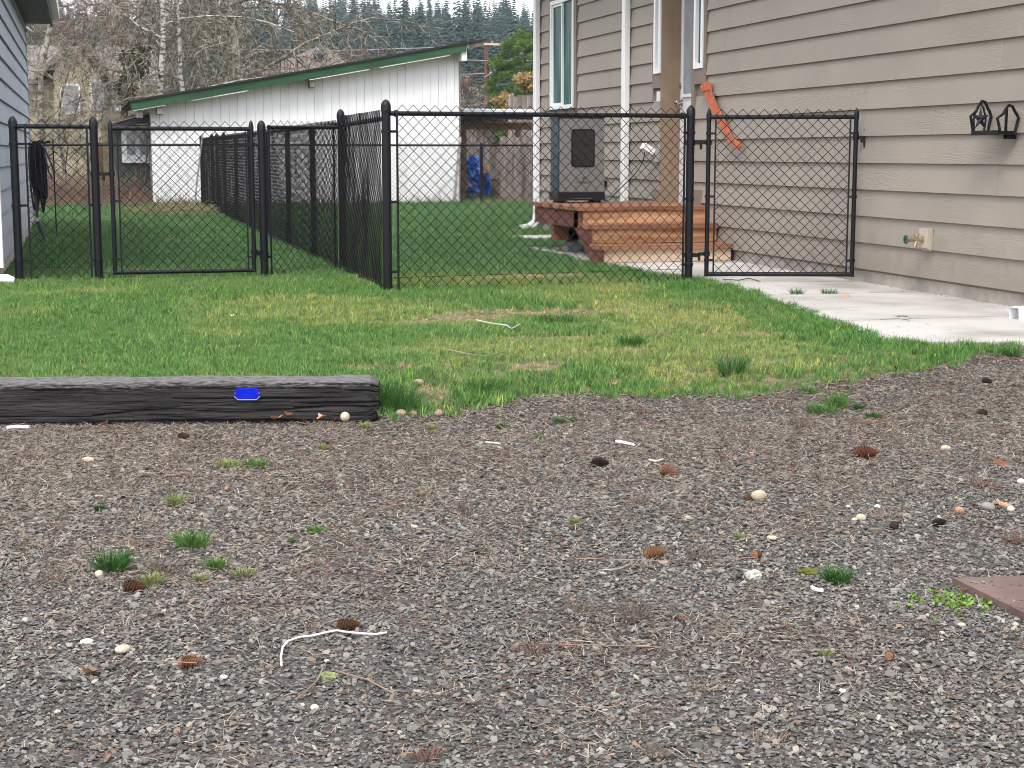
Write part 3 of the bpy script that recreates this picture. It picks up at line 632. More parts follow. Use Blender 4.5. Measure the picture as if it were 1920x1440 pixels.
lp('smoker_window', MB().prism(rrect(-.088, .113, .357, .683, .018), -SD/2-.009, -SD/2-.0065, 'Y'), mat('smoked_glass', (.015,.013,.012), .08, spec=.8), door)
lp('base_rail', MB().box((-hx-.012, -SD/2-.012, .022), (hx+.006, SD/2, .104)), M_blackplastic, sm)
for sx in (-1, 1):
    for sy in (-1, 1): lp('foot', MB().box((sx*(hx-.05)-.03, sy*(SD/2-.04)-.02, 0), (sx*(hx-.05)+.03, sy*(SD/2-.04)+.02, .021)), M_blackplastic, sm)
lp('door_latch', MB().obox((-hx+.004, -SD/2-.008, .50), (.03, .014, .016)), M_steel, sm)
lp('rail_handle', MB().tube([(-.10, -SD/2-.02, .042), (.10, -SD/2-.02, .042)], .005, 6), M_steel, sm)
def text(s_, size, mtl, loc, rot, parent, ext=.0006, name='lettering'):
    c = bpy.data.curves.new(name, 'FONT'); c.body = s_; c.size = size; c.align_x = 'CENTER'; c.extrude = ext; c.materials.append(mtl)
    tmp = bpy.data.objects.new(name, c); COL.objects.link(tmp); me = bpy.data.meshes.new_from_object(tmp.evaluated_get(bpy.context.evaluated_depsgraph_get())); bpy.data.objects.remove(tmp); o = bpy.data.objects.new(name, me); link(o, parent); o.location = loc; o.rotation_euler = rot; return o
text('MASTERBUILT', .026, M_blackplastic, (.02, -SD/2-.002, .185), (R_(90), 0, 0), sm)
rg = MB(); a = np.linspace(0, 2*math.pi, 19); rg.tube([(.02+.014*math.cos(q), -SD/2-.002, .235+.014*math.sin(q)) for q in a], .0012, 4, caps=False); rg.obox((.02, -SD/2-.002, .235), (.003, .001, .022)); rg.obox((.015, -SD/2-.002, .232), (.003, .001, .012), (0, .5, 0)); rg.obox((.025, -SD/2-.002, .232), (.003, .001, .012), (0, -.5, 0))
lp('emblem', rg, M_blackplastic, sm)
pc = MB(); pts = []
for t_ in np.linspace(0, 1, 16): pts.append((WX-.11-.25*math.sin(t_*1.4)**2-.1*t_, 15.16-.10*t_+.15*t_*t_, .98-(.98-.497)*t_**.8))
pts += [(4.95, 15.02, .492), (4.80, 15.09, .52), (4.76, 15.08, .56)]
tag(part('power_cord', pc.tube(pts, .005, 6), M_blackplastic, smooth=60), 'black power cord drooping from the wall outlet to the smoker', 'cord')

# ------------------------------------------------------------------ things fixed to the tan wall
os_ = thing('orange_strap', 'orange curved plastic strap hanging slanted on the tan siding', 'strap', (WX-.04, 13.4, 1.0))
def wallp(px, py, x=WX-.05): return hit(px, py, 'X', x)
ctr = [(1326,166,7.5),(1332,182,7),(1340,201,6.5),(1351,223,7),(1363,246,5.5),(1372,262,4)]
A = []; B = []
for (px, py, hw) in ctr:
    q = wallp(px-hw*.95, py+hw*.25); r2 = wallp(px+hw*.95, py-hw*.25); A.append(q); B.append(r2)
def ribbon(A, B, th):
    V = []; F = []; n = len(A)
    for a, b in zip(A, B): V += [a, b, b+np.array([-th, 0, 0]), a+np.array([-th, 0, 0])]
    for i in range(n-1):
        for k in range(4): p = i*4+k; q = i*4+(k+1) % 4; F.append((p, q, q+4, p+4))
    F += [(3,2,1,0), (n*4-4, n*4-3, n*4-2, n*4-1)]; return MB().add(V, F)
part('strap_blade', ribbon(A, B, .012), M_orange, os_, 40)
q = [wallp(*p) for p in ((1316,160),(1329,153),(1334,157),(1334,168),(1319,172))]; part('strap_head', MB().add([tuple(p) for p in q]+[tuple(p+np.array([-.02,0,0])) for p in q], [(0,1,2,3,4),(9,8,7,6,5)]+[(i,(i+1)%5,(i+1)%5+5,i+5) for i in range(5)]), M_orange, os_)
A = []; B = []
for (px, py, hw) in [(1367,261,4),(1376,266,6),(1383,271,6),(1389,277,3)]: A.append(wallp(px-hw*.5, py+hw*.8, WX-.07)); B.append(wallp(px+hw*.5, py-hw*.8, WX-.07))
part('strap_tip', ribbon(A, B, .014), M_orange, os_)
part('nail', MB().lathe((WX-.02, float(wallp(1337,176)[1])-.02, float(wallp(1337,176)[2])), [(.004, 0), (.004, -.05), (.008, -.052), (.008, -.056)], 8, 'X'), M_steel, os_)

sh = thing('iron_star_shelf', 'black iron wall shelf with star between arched ends', 'wall shelf', (WX-.03, 8.85, 1.09))
# faces the viewer along the wall: two arched end frames joined by a narrow tray
sy0, sy1 = 8.985, 8.68; zt_ = 1.078
def arch(yc, h, lean=0, r=.0095, wdt=.17):
    x0 = WX-.03; pts = [(-.115, 0), (-.155, .115), (-.115, .165)]
    out = MB(); c = lambda u, v: (x0+u*.92, yc, zt_+v)
    P_ = [c(-.13, 0), c(-.155, .52*h), c(-.115, .68*h), c(-.095, .88*h), c(-.075, h), c(-.05, .97*h), c(-.025, .75*h), c(-.012, .66*h), c(.0, .52*h), c(-.022, 0)]
    out.tube(P_, r, 6); return out
e1 = part('end_frame', arch(sy0, .195), M_black, sh, 50); e2 = part('end_frame', arch(sy1, .160), M_black, sh, 50)
# inner arch and star on the far end
ia = MB(); x0 = WX-.03; c = lambda u, v: (x0+u, sy0+.004, zt_+v)
ia.tube([c(-.112, .0), c(-.118, .08), c(-.112, .11), c(-.095, .155), c(-.075, .178), c(-.055, .155), c(-.04, .11), c(-.034, .08), c(-.045, 0)], .0065, 6); part('inner_arch', ia, M_black, sh, 50)
stv = []; 
for i in range(10):
    a = math.pi/2+i*math.pi/5; r = .078 if i % 2 == 0 else .026; stv.append((x0-.077+r*math.cos(a)*.85, sy0-.004, zt_+.085+r*math.sin(a)*1.05))
s5 = MB(); s5.add(stv+[(x0-.077, sy0-.022, zt_+.085), (x0-.077, sy0+.010, zt_+.085)], [(i, (i+1) % 10, 10) for i in range(10)]+[((i+1) % 10, i, 11) for i in range(10)])
part('star', s5, mat('blue_black_iron', (.02,.024,.034), .35), sh)
tr = MB(); tr.box((x0-.13, sy1, zt_-.012), (x0-.02, sy0, zt_+.008)); tr.box((x0-.135, sy1, zt_-.016), (x0-.129, sy0, zt_+.012)); part('tray', tr, M_black, sh)
part('back_bar', MB().box((x0-.075, sy1+.02, zt_+.0), (x0-.06, sy1+.03, zt_+.15)), M_black, sh)
part('mount', MB().box((x0-.06, sy1+.02, zt_-.04), (x0+.004, sy1+.06, zt_-.013)), M_black, sh)

hb = thing('hose_bib', 'brass outdoor tap with green handle on a tan mounting block', 'tap', (WX-.03, 9.70, .38))
blk = MB(); y0_, y1_ = 9.66, 9.78
blk.add([(WX-.02,y0_,.30),(WX-.02,y1_,.30),(WX-.02,y0_,.455),(WX-.02,y1_,.455),(WX-.065,y0_,.325),(WX-.065,y1_,.325),(WX-.055,y0_,.45),(WX-.055,y1_,.45)], [(0,2,3,1),(4,5,7,6),(0,1,5,4),(2,6,7,3),(0,4,6,2),(1,3,7,5)])
part('mounting_block', blk, mat('tan_plastic', (.44,.38,.31), .5), hb)
tp = MB(); tp.lathe((WX-.065, 9.72, .38), [(.024, 0), (.024, -.006), (.014, -.010), (.014, -.06), (.018, -.065), (.018, -.10), (.011, -.105), (.008, -.125)], 10, 'X')
tp.tube([(WX-.10, 9.72, .38), (WX-.112, 9.72, .35), (WX-.118, 9.72, .33)], [.012, .013, .013], 8); tp.lathe((WX-.105, 9.72, .392), [(.012, 0), (.012, .012), (.018, .013), (.018, .026)], 8); part('spout', tp, M_brass, hb, 50)
hw_ = MB(); hc = (WX-.185, 9.72, .38)
for k in range(6):
    a = k*math.pi/3; hw_.tube([hc, (hc[0], hc[1]+.028*math.cos(a), hc[2]+.028*math.sin(a))], .0045, 5)
hw_.tube([(hc[0], hc[1]+.028*math.cos(a), hc[2]+.028*math.sin(a)) for a in np.linspace(0, 2*math.pi, 13)], .005, 5, caps=False); part('handle', hw_, mat('green_handle', (.02,.09,.09), .4), hb)
part('spindle', MB().tube([(WX-.178, 9.72, .38), (WX-.190, 9.72, .38)], .012, 8), M_steel, hb)

# ------------------------------------------------------------------ grey-blue house on the left
hl = thing('grey_blue_house', 'grey-blue lap sided house wall at the left fence end', 'house', (HLX, 15, 0))
exl = .172; zb = .16; zl = 2.50
for i in range(int((zl-zb)/exl)+1):
    z0 = zb+i*exl; z1 = min(z0+exl+.01, zl); cuts = [HL0+.10]; c = HL0+[.9, 2.4, 1.7][i % 3]
    while c < HL1-.4: cuts.append(c); c += 3.0
    cuts.append(HL1-.02)
    for a, b in zip(cuts[:-1], cuts[1:]): board(a+.001, b-.001, z0+.003*math.sin(i*2.1), z1, x=HLX, th=.022, mt=M_blue, parent=hl, side=1)
part('wall', MB().box((HLX-7, HL0+.02, .10), (HLX-.001, HL1, zl)), M_blue, hl)
part('foundation', MB().box((HLX-7, HL0+.03, -.1), (HLX-.012, HL1-.01, .155)), M_found, hl)
cbm = MB(); cbm.box((HLX-.0, HL0-.02, .12), (HLX+.028, HL0+.095, zl)); cbm.box((HLX-.12, HL0-.02, .12), (HLX-.001, HL0+.018, zl)); part('corner_board', cbm, M_white, hl)
part('corner_board', MB().box((HLX, HL1-.019, .12), (HLX+.026, HL1+.01, zl)), M_blue, hl)
part('soffit', MB().box((HLX-.3, HL0-.3, zl+.001), (HLX+.30, HL1+.35, zl+.02)), M_soffit, hl)
part('fascia', MB().box((HLX+.301, HL0-.3, zl-.03), (HLX+.33, HL1+.37, zl+.16)), M_soffit, hl)
part('gutter', MB().box((HLX+.331, HL0-.3, zl+.05), (HLX+.41, HL1+.36, zl+.16)), M_wvinyl, hl)
part('roof', MB().prism([(HLX+.36, zl+.17), (HLX+.36, zl+.21), (HLX-3.5, zl+2.2), (HLX-7.5, zl+.2), (HLX-7.5, zl+.1), (HLX-3.5, zl+2.1)], HL0-.35, HL1+.4, 'Y'), M_grey_shingle, hl)
el = MB(); yc = HL0-.13
el.tube([(-.78, yc, .045), (-.66, yc, .04), (-.56, yc-.01, .035), (-.515, yc-.015, .03)], [.045, .045, .046, .030], 10)
part('downspout_outlet', el, M_wvinyl, hl, 50)

# hose on its hanger
hz_ = thing('garden_hose', 'black garden hose looped on a hook beyond the left fence', 'hose', (-.36, 14.2, .9))
hm = MB(); r4 = random.Random(4)
for k in range(13):
    xo = -.42+.0075*k+r4.uniform(-.008, .008); yo = 14.15+r4.uniform(-.04, .06); w2 = r4.uniform(.016, .032); bot = r4.uniform(.45, .66)-.0*k; top = 1.04+r4.uniform(-.02, .02)
    pts = []
    for t_ in np.linspace(0, 2*math.pi, 19): pts.append((xo+w2*math.sin(t_)*.8+.03*(1-math.cos(t_))*.3, yo+.02*math.sin(t_), (top+bot)/2+(top-bot)/2*math.cos(t_)))
    hm.tube(pts, .009, 6, caps=False)
part('hose_loops', hm, M_blackplastic, hz_, 60)
part('hose_loop', MB().tube([(-.34, 14.12, 1.04), (-.30, 14.1, .98), (-.25, 14.1, .84), (-.235, 14.1, .76), (-.25, 14.1, .74), (-.28, 14.1, .80), (-.31, 14.1, .95)], .008, 6), M_darkmetal, hz_, 60)
part('hose_end', MB().tube([(-.40, 14.1, .62), (-.395, 14.08, .50), (-.385, 14.06, .42)], .011, 6), M_blackplastic, hz_, 60)
part('connector', MB().lathe((-.385, 14.06, .385), [(.014, 0), (.028, .004), (.028, .03), (.014, .034)], 10), mat('grey_plastic', (.45,.46,.48), .4), hz_, 40)
part('nozzle', MB().tube([(-.383, 14.06, .385), (-.355, 14.05, .30), (-.325, 14.04, .22)], [.020, .018, .006], 8), M_darkmetal, hz_, 40)
part('hook', MB().tube([(-.60, 14.2, 1.03), (-.36, 14.2, 1.03), (-.26, 14.2, 1.05)], .010, 6).tube([(-.24, 14.2, 1.07), (-.24, 14.2, .28)], .006, 6), M_blackplastic, hz_)

# ------------------------------------------------------------------ chain-link fences
DIA = .0765
def fabric(p0, p1, z0, z1, off=0., dia=DIA, r=.0023, sides=4):
    p0 = np.array(p0, float); p1 = np.array(p1, float); L = np.linalg.norm(p1-p0); u = (p1-p0)/L; nrm = np.array([u[1], -u[0]])
    nw = max(2, int(round(L/(dia/2)))); wv = L/nw; nj = max(2, int(round((z1-z0)/(dia/2)))); dh = (z1-z0)/nj
    i = np.arange(nw)[:, None]; j = np.arange(nj+1)[None, :]
    s_ = (i+((i+j) % 2))*wv; z = z0+j*dh+0*i; o = off+.0026*np.where(((i+j) % 2) == 1, 1, -1)
    P_ = np.stack([p0[0]+u[0]*s_+nrm[0]*o, p0[1]+u[1]*s_+nrm[1]*o, z], -1)
    wob = (fbm(s_*2.1+p0[0], z*2.1+p0[1]*3)-.5)*.016; P_[..., 0] += nrm[0]*wob; P_[..., 1] += nrm[1]*wob
    P_[..., 2] += (fbm(s_*3+7, z*3, 2)-.5)*.006
    V, F = segtubes(P_[:, :-1].reshape(-1, 3), P_[:, 1:].reshape(-1, 3), r, r, sides)
    m = mesh_np('chain_link', V, F); m.materials.append(M_wire); m.polygons.foreach_set('use_smooth', [True]*len(m.polygons)); return m
def post_mesh(h, r=.030, zb_=-.15, dome=True, point=False):
    mb = MB(); cap = [(r+.003, h-.05), (r+.003, h-.012), (r*.93, h+.006), (r*.62, h+.022), (r*.2, h+.031)] if not point else [(r+.003, h-.06), (r+.003, h-.005), (r*.75, h+.012), (r*.25, h+.028)]
    mb.lathe((0,0,0), [(r, zb_), (r, h-.051)]+cap, 16); return finish(mb.mesh('post'), 40)
def post(parent, x, y, h, r=.030, point=False, bands=(), bdir=None):
    m = post_mesh(h, r, point=point); m.materials.append(M_black); p = part('post', m, None, parent); p.location += Vector((x, y, 0))
    return p
def band(parent, x, y, z, tx, ty, r=.031):
    d = Vector((tx-x, ty-y, 0)); 
    mb = MB().lathe((x, y, z), [(r+.004, -.010), (r+.0045, -.008), (r+.0045, .008), (r+.004, .010)], 14)
    ang = math.atan2(d.y, d.x); c = (x+d.x*.5, y+d.y*.5, z); mb.obox(c, (d.length, .010, .018), (0, 0, ang))
    mb.lathe((tx-d.x*.05/max(d.length, .05)*.3, ty-.012, z), [(.006, 0), (.006, .024)], 6, 'Y'); return part('tension_band', mb, M_black, parent)
def rail(parent, p0, p1, z, r=.0165, z2=None):
    return part('top_rail', MB().tube([(p0[0], p0[1], z), (p1[0], p1[1], z if z2 is None else z2)], r, 10), M_black, parent, 60)
def tbar(parent, x, y, z0, z1): return part('tension_bar', MB().box((x-.0075, y-.004, z0), (x+.0075, y+.004, z1)), M_black, parent)

# front run: corner post -> gate post
CP = (2.01, 10.92); GP = (4.29, 11.08)
ff = thing('chain_link_fence', 'black chain link fence panel before the deck and smoker', 'fence', (CP[0], CP[1], 0), 'black chain link fence runs')
post(ff, *GP, 1.27, .030, point=True)
f0 = (CP[0]+.072, CP[1]+.004); f1 = (GP[0]-.055, GP[1]-.003)
rail(ff, (CP[0]+.03, CP[1]), (GP[0]-.02, GP[1]), 1.222)
part('chain_link_mesh', fabric(f0, f1, .005, 1.278, off=.024), None, ff)
for (q, pp) in ((f0, CP), (f1, GP)):
    tbar(ff, q[0], q[1]-.024, -.0, 1.225)
    for z in (.14, .62, 1.10): band(ff, pp[0], pp[1], z, q[0], q[1]-.0)
part('tension_wire', MB().tube([(CP[0], CP[1]-.02, .10), (GP[0], GP[1]-.02, .11)], .002, 4), M_wire, ff)
part('rail_end', MB().lathe((CP[0]+.032, CP[1], 1.222), [(.008, 0), (.014, .006), (.014, .02), (.025, .03), (.025, .05)], 10, 'X'), M_black, ff)
part('rail_end', MB().lathe((GP[0]-.075, GP[1], 1.222), [(.025, 0), (.025, .02), (.012, .03), (.012, .05)], 10, 'X'), M_black, ff)

# side run along the yard
SX = 2.03
sf = thing('chain_link_fence', 'long black chain link fence running back to the white shed', 'fence', (SX, 20, 0), 'black chain link fence runs')
post(sf, *CP, 1.285, .032)
sp_y = [13.05, 14.75, 16.6, 18.5, 20.5, 22.4, 24.3, 25.6, 26.6, 29.0]
for i, yy in enumerate(sp_y): post(sf, SX, yy, 1.275 if i == 0 else (1.235 if i in (4, 6, 7, 8, 9) else 1.17), .030 if i in (0, 9, 8) else .027)
ends = [CP[1], 13.05, 29.0]
for a, b in zip(ends[:-1], ends[1:]):
    xa = CP[0] if a < 11 else SX
    part('top_rail', MB().tube([(xa, a, 1.19), (SX, b, 1.175)], .018, 8), M_black, sf, 60)
    part('chain_link_mesh', fabric((xa-.026, a+.05), (SX-.026, b-.05), .02, 1.245 if a < 12 else 1.22, sides=4 if a < 12 else 3, r=.0027 if a < 12 else .0031), None, sf)
part('tension_wire', MB().tube([(CP[0]-.03, CP[1], .05), (SX-.03, 29, .05)], .003, 4), M_wire, sf)
for yb_ in (CP[1]+.06, 12.97): tbar(sf, SX-.03, yb_, .03, 1.2)
# rubbish leaning in the far corner
part('loose_pole', MB().tube([(SX-.35, 26.2, 0), (SX-.16, 26.4, 1.25)], .012, 6), M_greypebble, sf)

# left run: two pieces either side of the gate
LY = 12.42; LZ = 1.148
lf = thing('chain_link_fence', 'narrow black chain link panel between the grey-blue house and gate', 'fence', (-.2, LY, 0), 'black chain link fence runs')
A0 = (-.487, LY); A1 = (.085, LY)
post(lf, *A0, 1.19); post(lf, *A1, 1.19)
rail(lf, (A0[0]+.03, LY), (A1[0]-.02, LY), LZ)
part('chain_link_mesh', fabric((A0[0]+.085, LY), (A1[0]-.05, LY), -.0, LZ+.052, off=.024), None, lf)
for q, pp in ((A0[0]+.085, A0[0]), (A1[0]-.05, A1[0])):
    tbar(lf, q, LY-.024, .02, LZ)
    for z in (.16, .57, 1.02): band(lf, pp, LY, z, q, LY)
part('tension_wire', MB().tube([(A0[0], LY-.02, .11), (A1[0], LY-.02, .11)], .002, 4), M_wire, lf)
l2 = thing('chain_link_fence', 'short black chain link panel joining the gate post to side fence', 'fence', (1.6, LY, 0), 'black chain link fence runs')
B0 = (1.325, LY+.02); B1 = (SX-.03, 12.98)
post(l2, *B0, 1.17)
def lerp(a, b, t): return (a[0]+(b[0]-a[0])*t, a[1]+(b[1]-a[1])*t)
rail(l2, lerp(B0, B1, .08), lerp(B0, B1, .97), LZ, z2=LZ+.01)
b0, b1 = lerp(B0, B1, .09), lerp(B0, B1, .93)
part('chain_link_mesh', fabric(b0, b1, .0, LZ+.055, off=.02), None, l2)
tbar(l2, *b0, .02, LZ+.02); tbar(l2, *b1, .02, LZ)
for z in (.16, 1.0): band(l2, *B0, z, *b0)

# gates
def gate(name, label, hinge_xy, ang, W, z0, z1, latch_side, group):
    g = thing(name, label, 'gate', (hinge_xy[0], hinge_xy[1], 0), group); g.rotation_euler = (0, 0, ang); r = .0165
    for k, xx in enumerate((0, W)):
        m = post_mesh(z1+.02, r, z0); m.materials.append(M_black); o = part('gate_stile', m, None, g, world=False); o.location = (xx, 0, 0)
    for zz in (z1-.012, z0+.0175): part('gate_rail', MB().tube([(r*.6, 0, zz), (W-r*.6, 0, zz)], r, 12), M_black, g, 60, world=False)
    part('chain_link_mesh', fabric((.048, 0), (W-.045, 0), z0+.02, z1+.042, off=.019), None, g, world=False)
    for xx in (.048, W-.045):
        part('tension_bar', MB().box((xx-.006, -.025, z0+.03), (xx+.006, -.019, z1-.03)), M_black, g, world=False)
    for xx, tx in ((0, .05), (W, W-.048)):
        for zz in (z0+.12, (z0+z1)/2, z1-.13):
            mb = MB().lathe((xx, 0, zz), [(r+.004, -.010), (r+.004, .010)], 12); mb.box((min(xx, tx), -.022, zz-.008), (max(xx, tx), -.012, zz+.008)); part('tension_band', mb, M_black, g, world=False)
    return g
gr = gate('chain_link_gate', 'black chain link gate standing open against the tan siding', (4.408, 11.02), R_(-17.5), 1.062, .055, 1.225, 1, 'black chain link gates')
gl = gate('chain_link_gate', 'black chain link gate hung above the lawn at left', (.205, LY), 0, 1.04, .045, 1.148, 1, 'black chain link gates')
def hinge(g, x, z, px):
    mb = MB().lathe((x, 0, z), [(.0235, -.018), (.0235, .018)], 12); mb.box((min(x, px), -.012, z-.012), (max(x, px), .006, z+.012))
    mb.lathe((px, 0, z-.02), [(.010, -.03), (.010, .03)], 8); mb.obox((px-.012*np.sign(px-x), -.02, z), (.016, .03, .016)); return part('hinge', mb, M_black, g, world=False)
for z in (.22, 1.03): hinge(gr, 0, z, -.055)
for z, in ((.80,),): hinge(gl, 0, z, -.06)
hinge(gl, 1.04, .205, 1.095)
for z in (.23, 1.05):
    mb = MB().lathe((GP[0], GP[1], z-.02), [(.036, -.016), (.036, .016)], 14); mb.obox((GP[0]+.05, GP[1]-.03, z-.02), (.05, .014, .03), (0, 0, -.3)); part('hinge_band', mb, M_black, ff)
for pp, z, s_ in ((A1, .80, 1), (B0, .185, -1)):
    mb = MB().lathe((pp[0], pp[1], z), [(.036, -.013), (.036, .013)], 14); mb.box((pp[0]+s_*.03, pp[1]-.01, z-.012), (pp[0]+s_*.07, pp[1]+.004, z+.012)); part('hinge_band', mb, M_black, lf if s_ == 1 else l2)
lt = MB(); W = 1.062
lt.lathe((W, 0, 1.065), [(.022, -.02), (.022, .02)], 12); lt.box((W+.01, -.012, 1.055), (W+.055, .012, 1.078)); lt.box((W+.035, -.01, 1.03), (W+.05, .01, 1.06))
lt.tube([(W+.062, 0, 1.125), (W+.066, 0, 1.09), (W+.058, 0, 1.06), (W+.062, 0, 1.02), (W+.064, 0, .995)], [.008, .006, .009, .007, .008], 6); part('latch', lt, M_black, gr, 50, world=False)

# back run, both sides of the side fence
bf = thing('chain_link_fence', 'low black chain link fence along the back of the yard', 'fence', (5, 29, 0), 'black chain link fence runs')
part('top_rail', MB().tube([(-1.3, 29.0, 1.095), (SX, 29.0, 1.10), (12.0, 29.0, 1.10)], .019, 6), M_black, bf, 60)
part('chain_link_mesh', fabric((-1.3, 28.97), (12, 28.97), .02, 1.14, sides=3, dia=.078), None, bf)
for xx in (-1.2, 4.55, 7.12, 9.7, 12): post(bf, xx, 29.0, 1.12, .03)

# ------------------------------------------------------------------ timber edging and reflector
TL = thing('weathered_timber', 'weathered black railroad tie lying along the lawn edge', 'timber', (0, 6.6, GZ))
def timber():
    L, W_, H = 2.75, .20, .184; nl = 420; prof = []
    nz_, ny_ = 36, 12; seg = []
    for k in range(nz_): seg.append((0, k/nz_))
    for k in range(ny_): seg.append((k/ny_, 1))
    for k in range(nz_): seg.append((1, 1-k/nz_))
    for k in range(ny_): seg.append((1-k/ny_, 0))
    seg = np.array(seg); m_ = len(seg); s = np.linspace(0, L, nl)
    S, K = np.meshgrid(s, np.arange(m_), indexing='ij'); w_ = seg[K.astype(int), 0]; h = seg[K.astype(int), 1]
    per = np.arange(m_)/m_*7.4
    ctr = np.stack([w_-.5, h-.5], -1); rad = np.maximum(np.abs(ctr[..., 0]), np.abs(ctr[..., 1])); corner = np.clip(np.abs(ctr[..., 0])+np.abs(ctr[..., 1])-.86, 0, 1)
    crack = fbm(S*1.5+3, per[K.astype(int)]*6.5, 4); fine = fbm(S*9, per[K.astype(int)]*26, 3)
    d = -.008*np.clip((crack-.62)*16, 0, 1)-.0028*(fine-.5)*2-.004*np.clip((fbm(S*4+9, per[K.astype(int)]*17, 3)-.62)*14, 0, 1)-.055*corner
    d -= .012*np.clip(1-np.abs(h-(.34-.10*(S-.5)+.05*np.sin(S*9)))*26, 0, 1)*(w_ < .01)*(S > .05)*(S < 1.15)
    d -= .020*np.clip((.16-h)*8, 0, 1)*(w_ < .01)*sstep(.15, .5, S)*sstep(1.3, .7, S)*(.5+fbm(S*6, h*3))
    d -= .018*sstep(.05, 0, S)
    cx_ = (w_-.5)*W_*(1+2*d/.2); cz_ = H*.5+(h-.5)*H*(1+2*d/.19)+.004*(fbm(S*1.4, 0*S, 3)-.5)*(h > .9)
    V = np.stack([-S, cx_+W_/2, cz_], -1).reshape(-1, 3); I, J = np.meshgrid(np.arange(nl-1), np.arange(m_), indexing='ij')
    F = np.stack([I*m_+J, I*m_+(J+1) % m_, (I+1)*m_+(J+1) % m_, (I+1)*m_+J], -1).reshape(-1, 4)
    mb = bpy.data.meshes.new('beam'); mb.from_pydata(V.tolist(), [], F.tolist()+[list(range(m_-1, -1, -1)), list(range((nl-1)*m_, nl*m_))]); return finish(mb, 50)
M_tie = mat('charred_timber', (.013, .012, .012), .9, .4, 9, bump=1.0, bscale=40, stretch=(.3, 2.2, 3.6), col2=(.055, .052, .052), spec=.15, facs=(.3, .7))
t = M_tie.node_tree; b = t.nodes['Principled BSDF']; lk = b.inputs['Base Color'].links[0].from_socket
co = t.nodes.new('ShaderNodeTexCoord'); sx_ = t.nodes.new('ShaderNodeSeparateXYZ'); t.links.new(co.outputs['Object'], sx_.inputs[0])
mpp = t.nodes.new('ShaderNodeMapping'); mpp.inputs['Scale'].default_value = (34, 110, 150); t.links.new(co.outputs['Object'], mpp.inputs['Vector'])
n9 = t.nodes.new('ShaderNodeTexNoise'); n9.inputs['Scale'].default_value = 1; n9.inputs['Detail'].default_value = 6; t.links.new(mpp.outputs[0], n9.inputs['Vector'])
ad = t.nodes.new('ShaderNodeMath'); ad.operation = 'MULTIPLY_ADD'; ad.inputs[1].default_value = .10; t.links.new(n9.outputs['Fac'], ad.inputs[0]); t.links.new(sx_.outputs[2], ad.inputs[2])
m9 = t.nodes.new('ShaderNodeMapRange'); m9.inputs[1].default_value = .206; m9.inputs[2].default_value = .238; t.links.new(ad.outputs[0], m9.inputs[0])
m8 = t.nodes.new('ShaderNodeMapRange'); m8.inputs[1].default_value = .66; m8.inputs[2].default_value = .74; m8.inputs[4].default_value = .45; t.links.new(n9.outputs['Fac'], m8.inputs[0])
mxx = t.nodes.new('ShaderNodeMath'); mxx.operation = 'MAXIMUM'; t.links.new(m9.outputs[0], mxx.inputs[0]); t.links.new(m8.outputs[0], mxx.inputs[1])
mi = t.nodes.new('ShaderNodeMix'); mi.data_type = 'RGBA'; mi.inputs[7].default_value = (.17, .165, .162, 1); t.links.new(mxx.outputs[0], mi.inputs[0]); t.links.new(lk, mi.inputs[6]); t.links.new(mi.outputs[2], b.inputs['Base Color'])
tm = timber(); tm.materials.append(M_tie); tb = bpy.data.objects.new('beam', tm); link(tb, TL)
TA = math.atan(-.22); TL.location = (1.125, float(yT(1.125))-.0, GZ-.004); TL.rotation_euler = (0, 0, TA)
bq = hit(463, 739, 'Y', 6.48); s_al = (1.125-bq[0])/math.cos(TA)
rf = thing('blue_reflector', 'blue oblong reflector plate screwed to the black timber', 'reflector', (1.125-s_al*math.cos(TA), float(yT(1.125))-s_al*math.sin(TA), GZ+.130)); rf.rotation_euler = (0, 0, TA)
oc = lambda s_: [(-.052*s_, -.010*s_), (-.036*s_, -.025*s_), (.036*s_, -.025*s_), (.052*s_, -.010*s_), (.052*s_, .012*s_), (.036*s_, .024*s_), (-.036*s_, .024*s_), (-.052*s_, .012*s_)]
part('plate', MB().prism(oc(1), -.004, .012, 'Y'), M_reflector, rf, world=False)
part('lens', MB().prism(oc(.86), -.008, -.0042, 'Y'), mat('blue_lens', (.004, .016, .52), .15, .15, 20, coat=.6), rf, world=False)
part('rim', MB().tube([(-.052, -.005, -.012), (-.037, -.006, -.026), (.037, -.006, -.026), (.052, -.005, -.012)], .0022, 6), mat('pale_blue_rim', (.25, .30, .75), .3), rf, world=False)
for sx in (-1, 1): part('screw', MB().lathe((sx*.048, -.004, 0), [(.004, 0), (.004, -.005), (.002, -.006)], 8, 'Y'), M_cone, rf, world=False)
#@@MORE@@
# ------------------------------------------------------------------ white shed behind the yard
sh_ = thing('white_shed', 'long white board shed with sloping green-edged roof', 'shed', (4, 30, 0))
SY = 29.72
def roofz(x): return 1.86+(x-.85)*.1828
x = 1.20; k = 0; r9 = random.Random(9)
while x < 6.85:
    x1 = min(x+.150, 6.86); zt0, zt1 = roofz(x)-.12, roofz(x1)-.12; yo = SY-.018+r9.uniform(-.002, .003); zb_ = .02+r9.uniform(-.01, .02)
    V = [(x, yo, zb_), (x1, yo, zb_), (x1, yo, zt1), (x, yo, zt0)]; V += [(a, SY, c) for a, b, c in V]
    part('wall_board', MB().add(V, [(0,1,2,3),(7,6,5,4),(0,4,5,1),(1,5,6,2),(2,6,7,3),(3,7,4,0)]), M_shed, sh_); x = x1+.005; k += 1
sm_dark = mat('shed_groove', (.32, .32, .33), .9, .1)
part('wall', MB().prism([(1.2, 0), (6.86, 0), (6.86, roofz(6.86)-.13), (1.2, roofz(1.2)-.13)], SY+.001, 34.2, 'Y'), sm_dark, sh_)
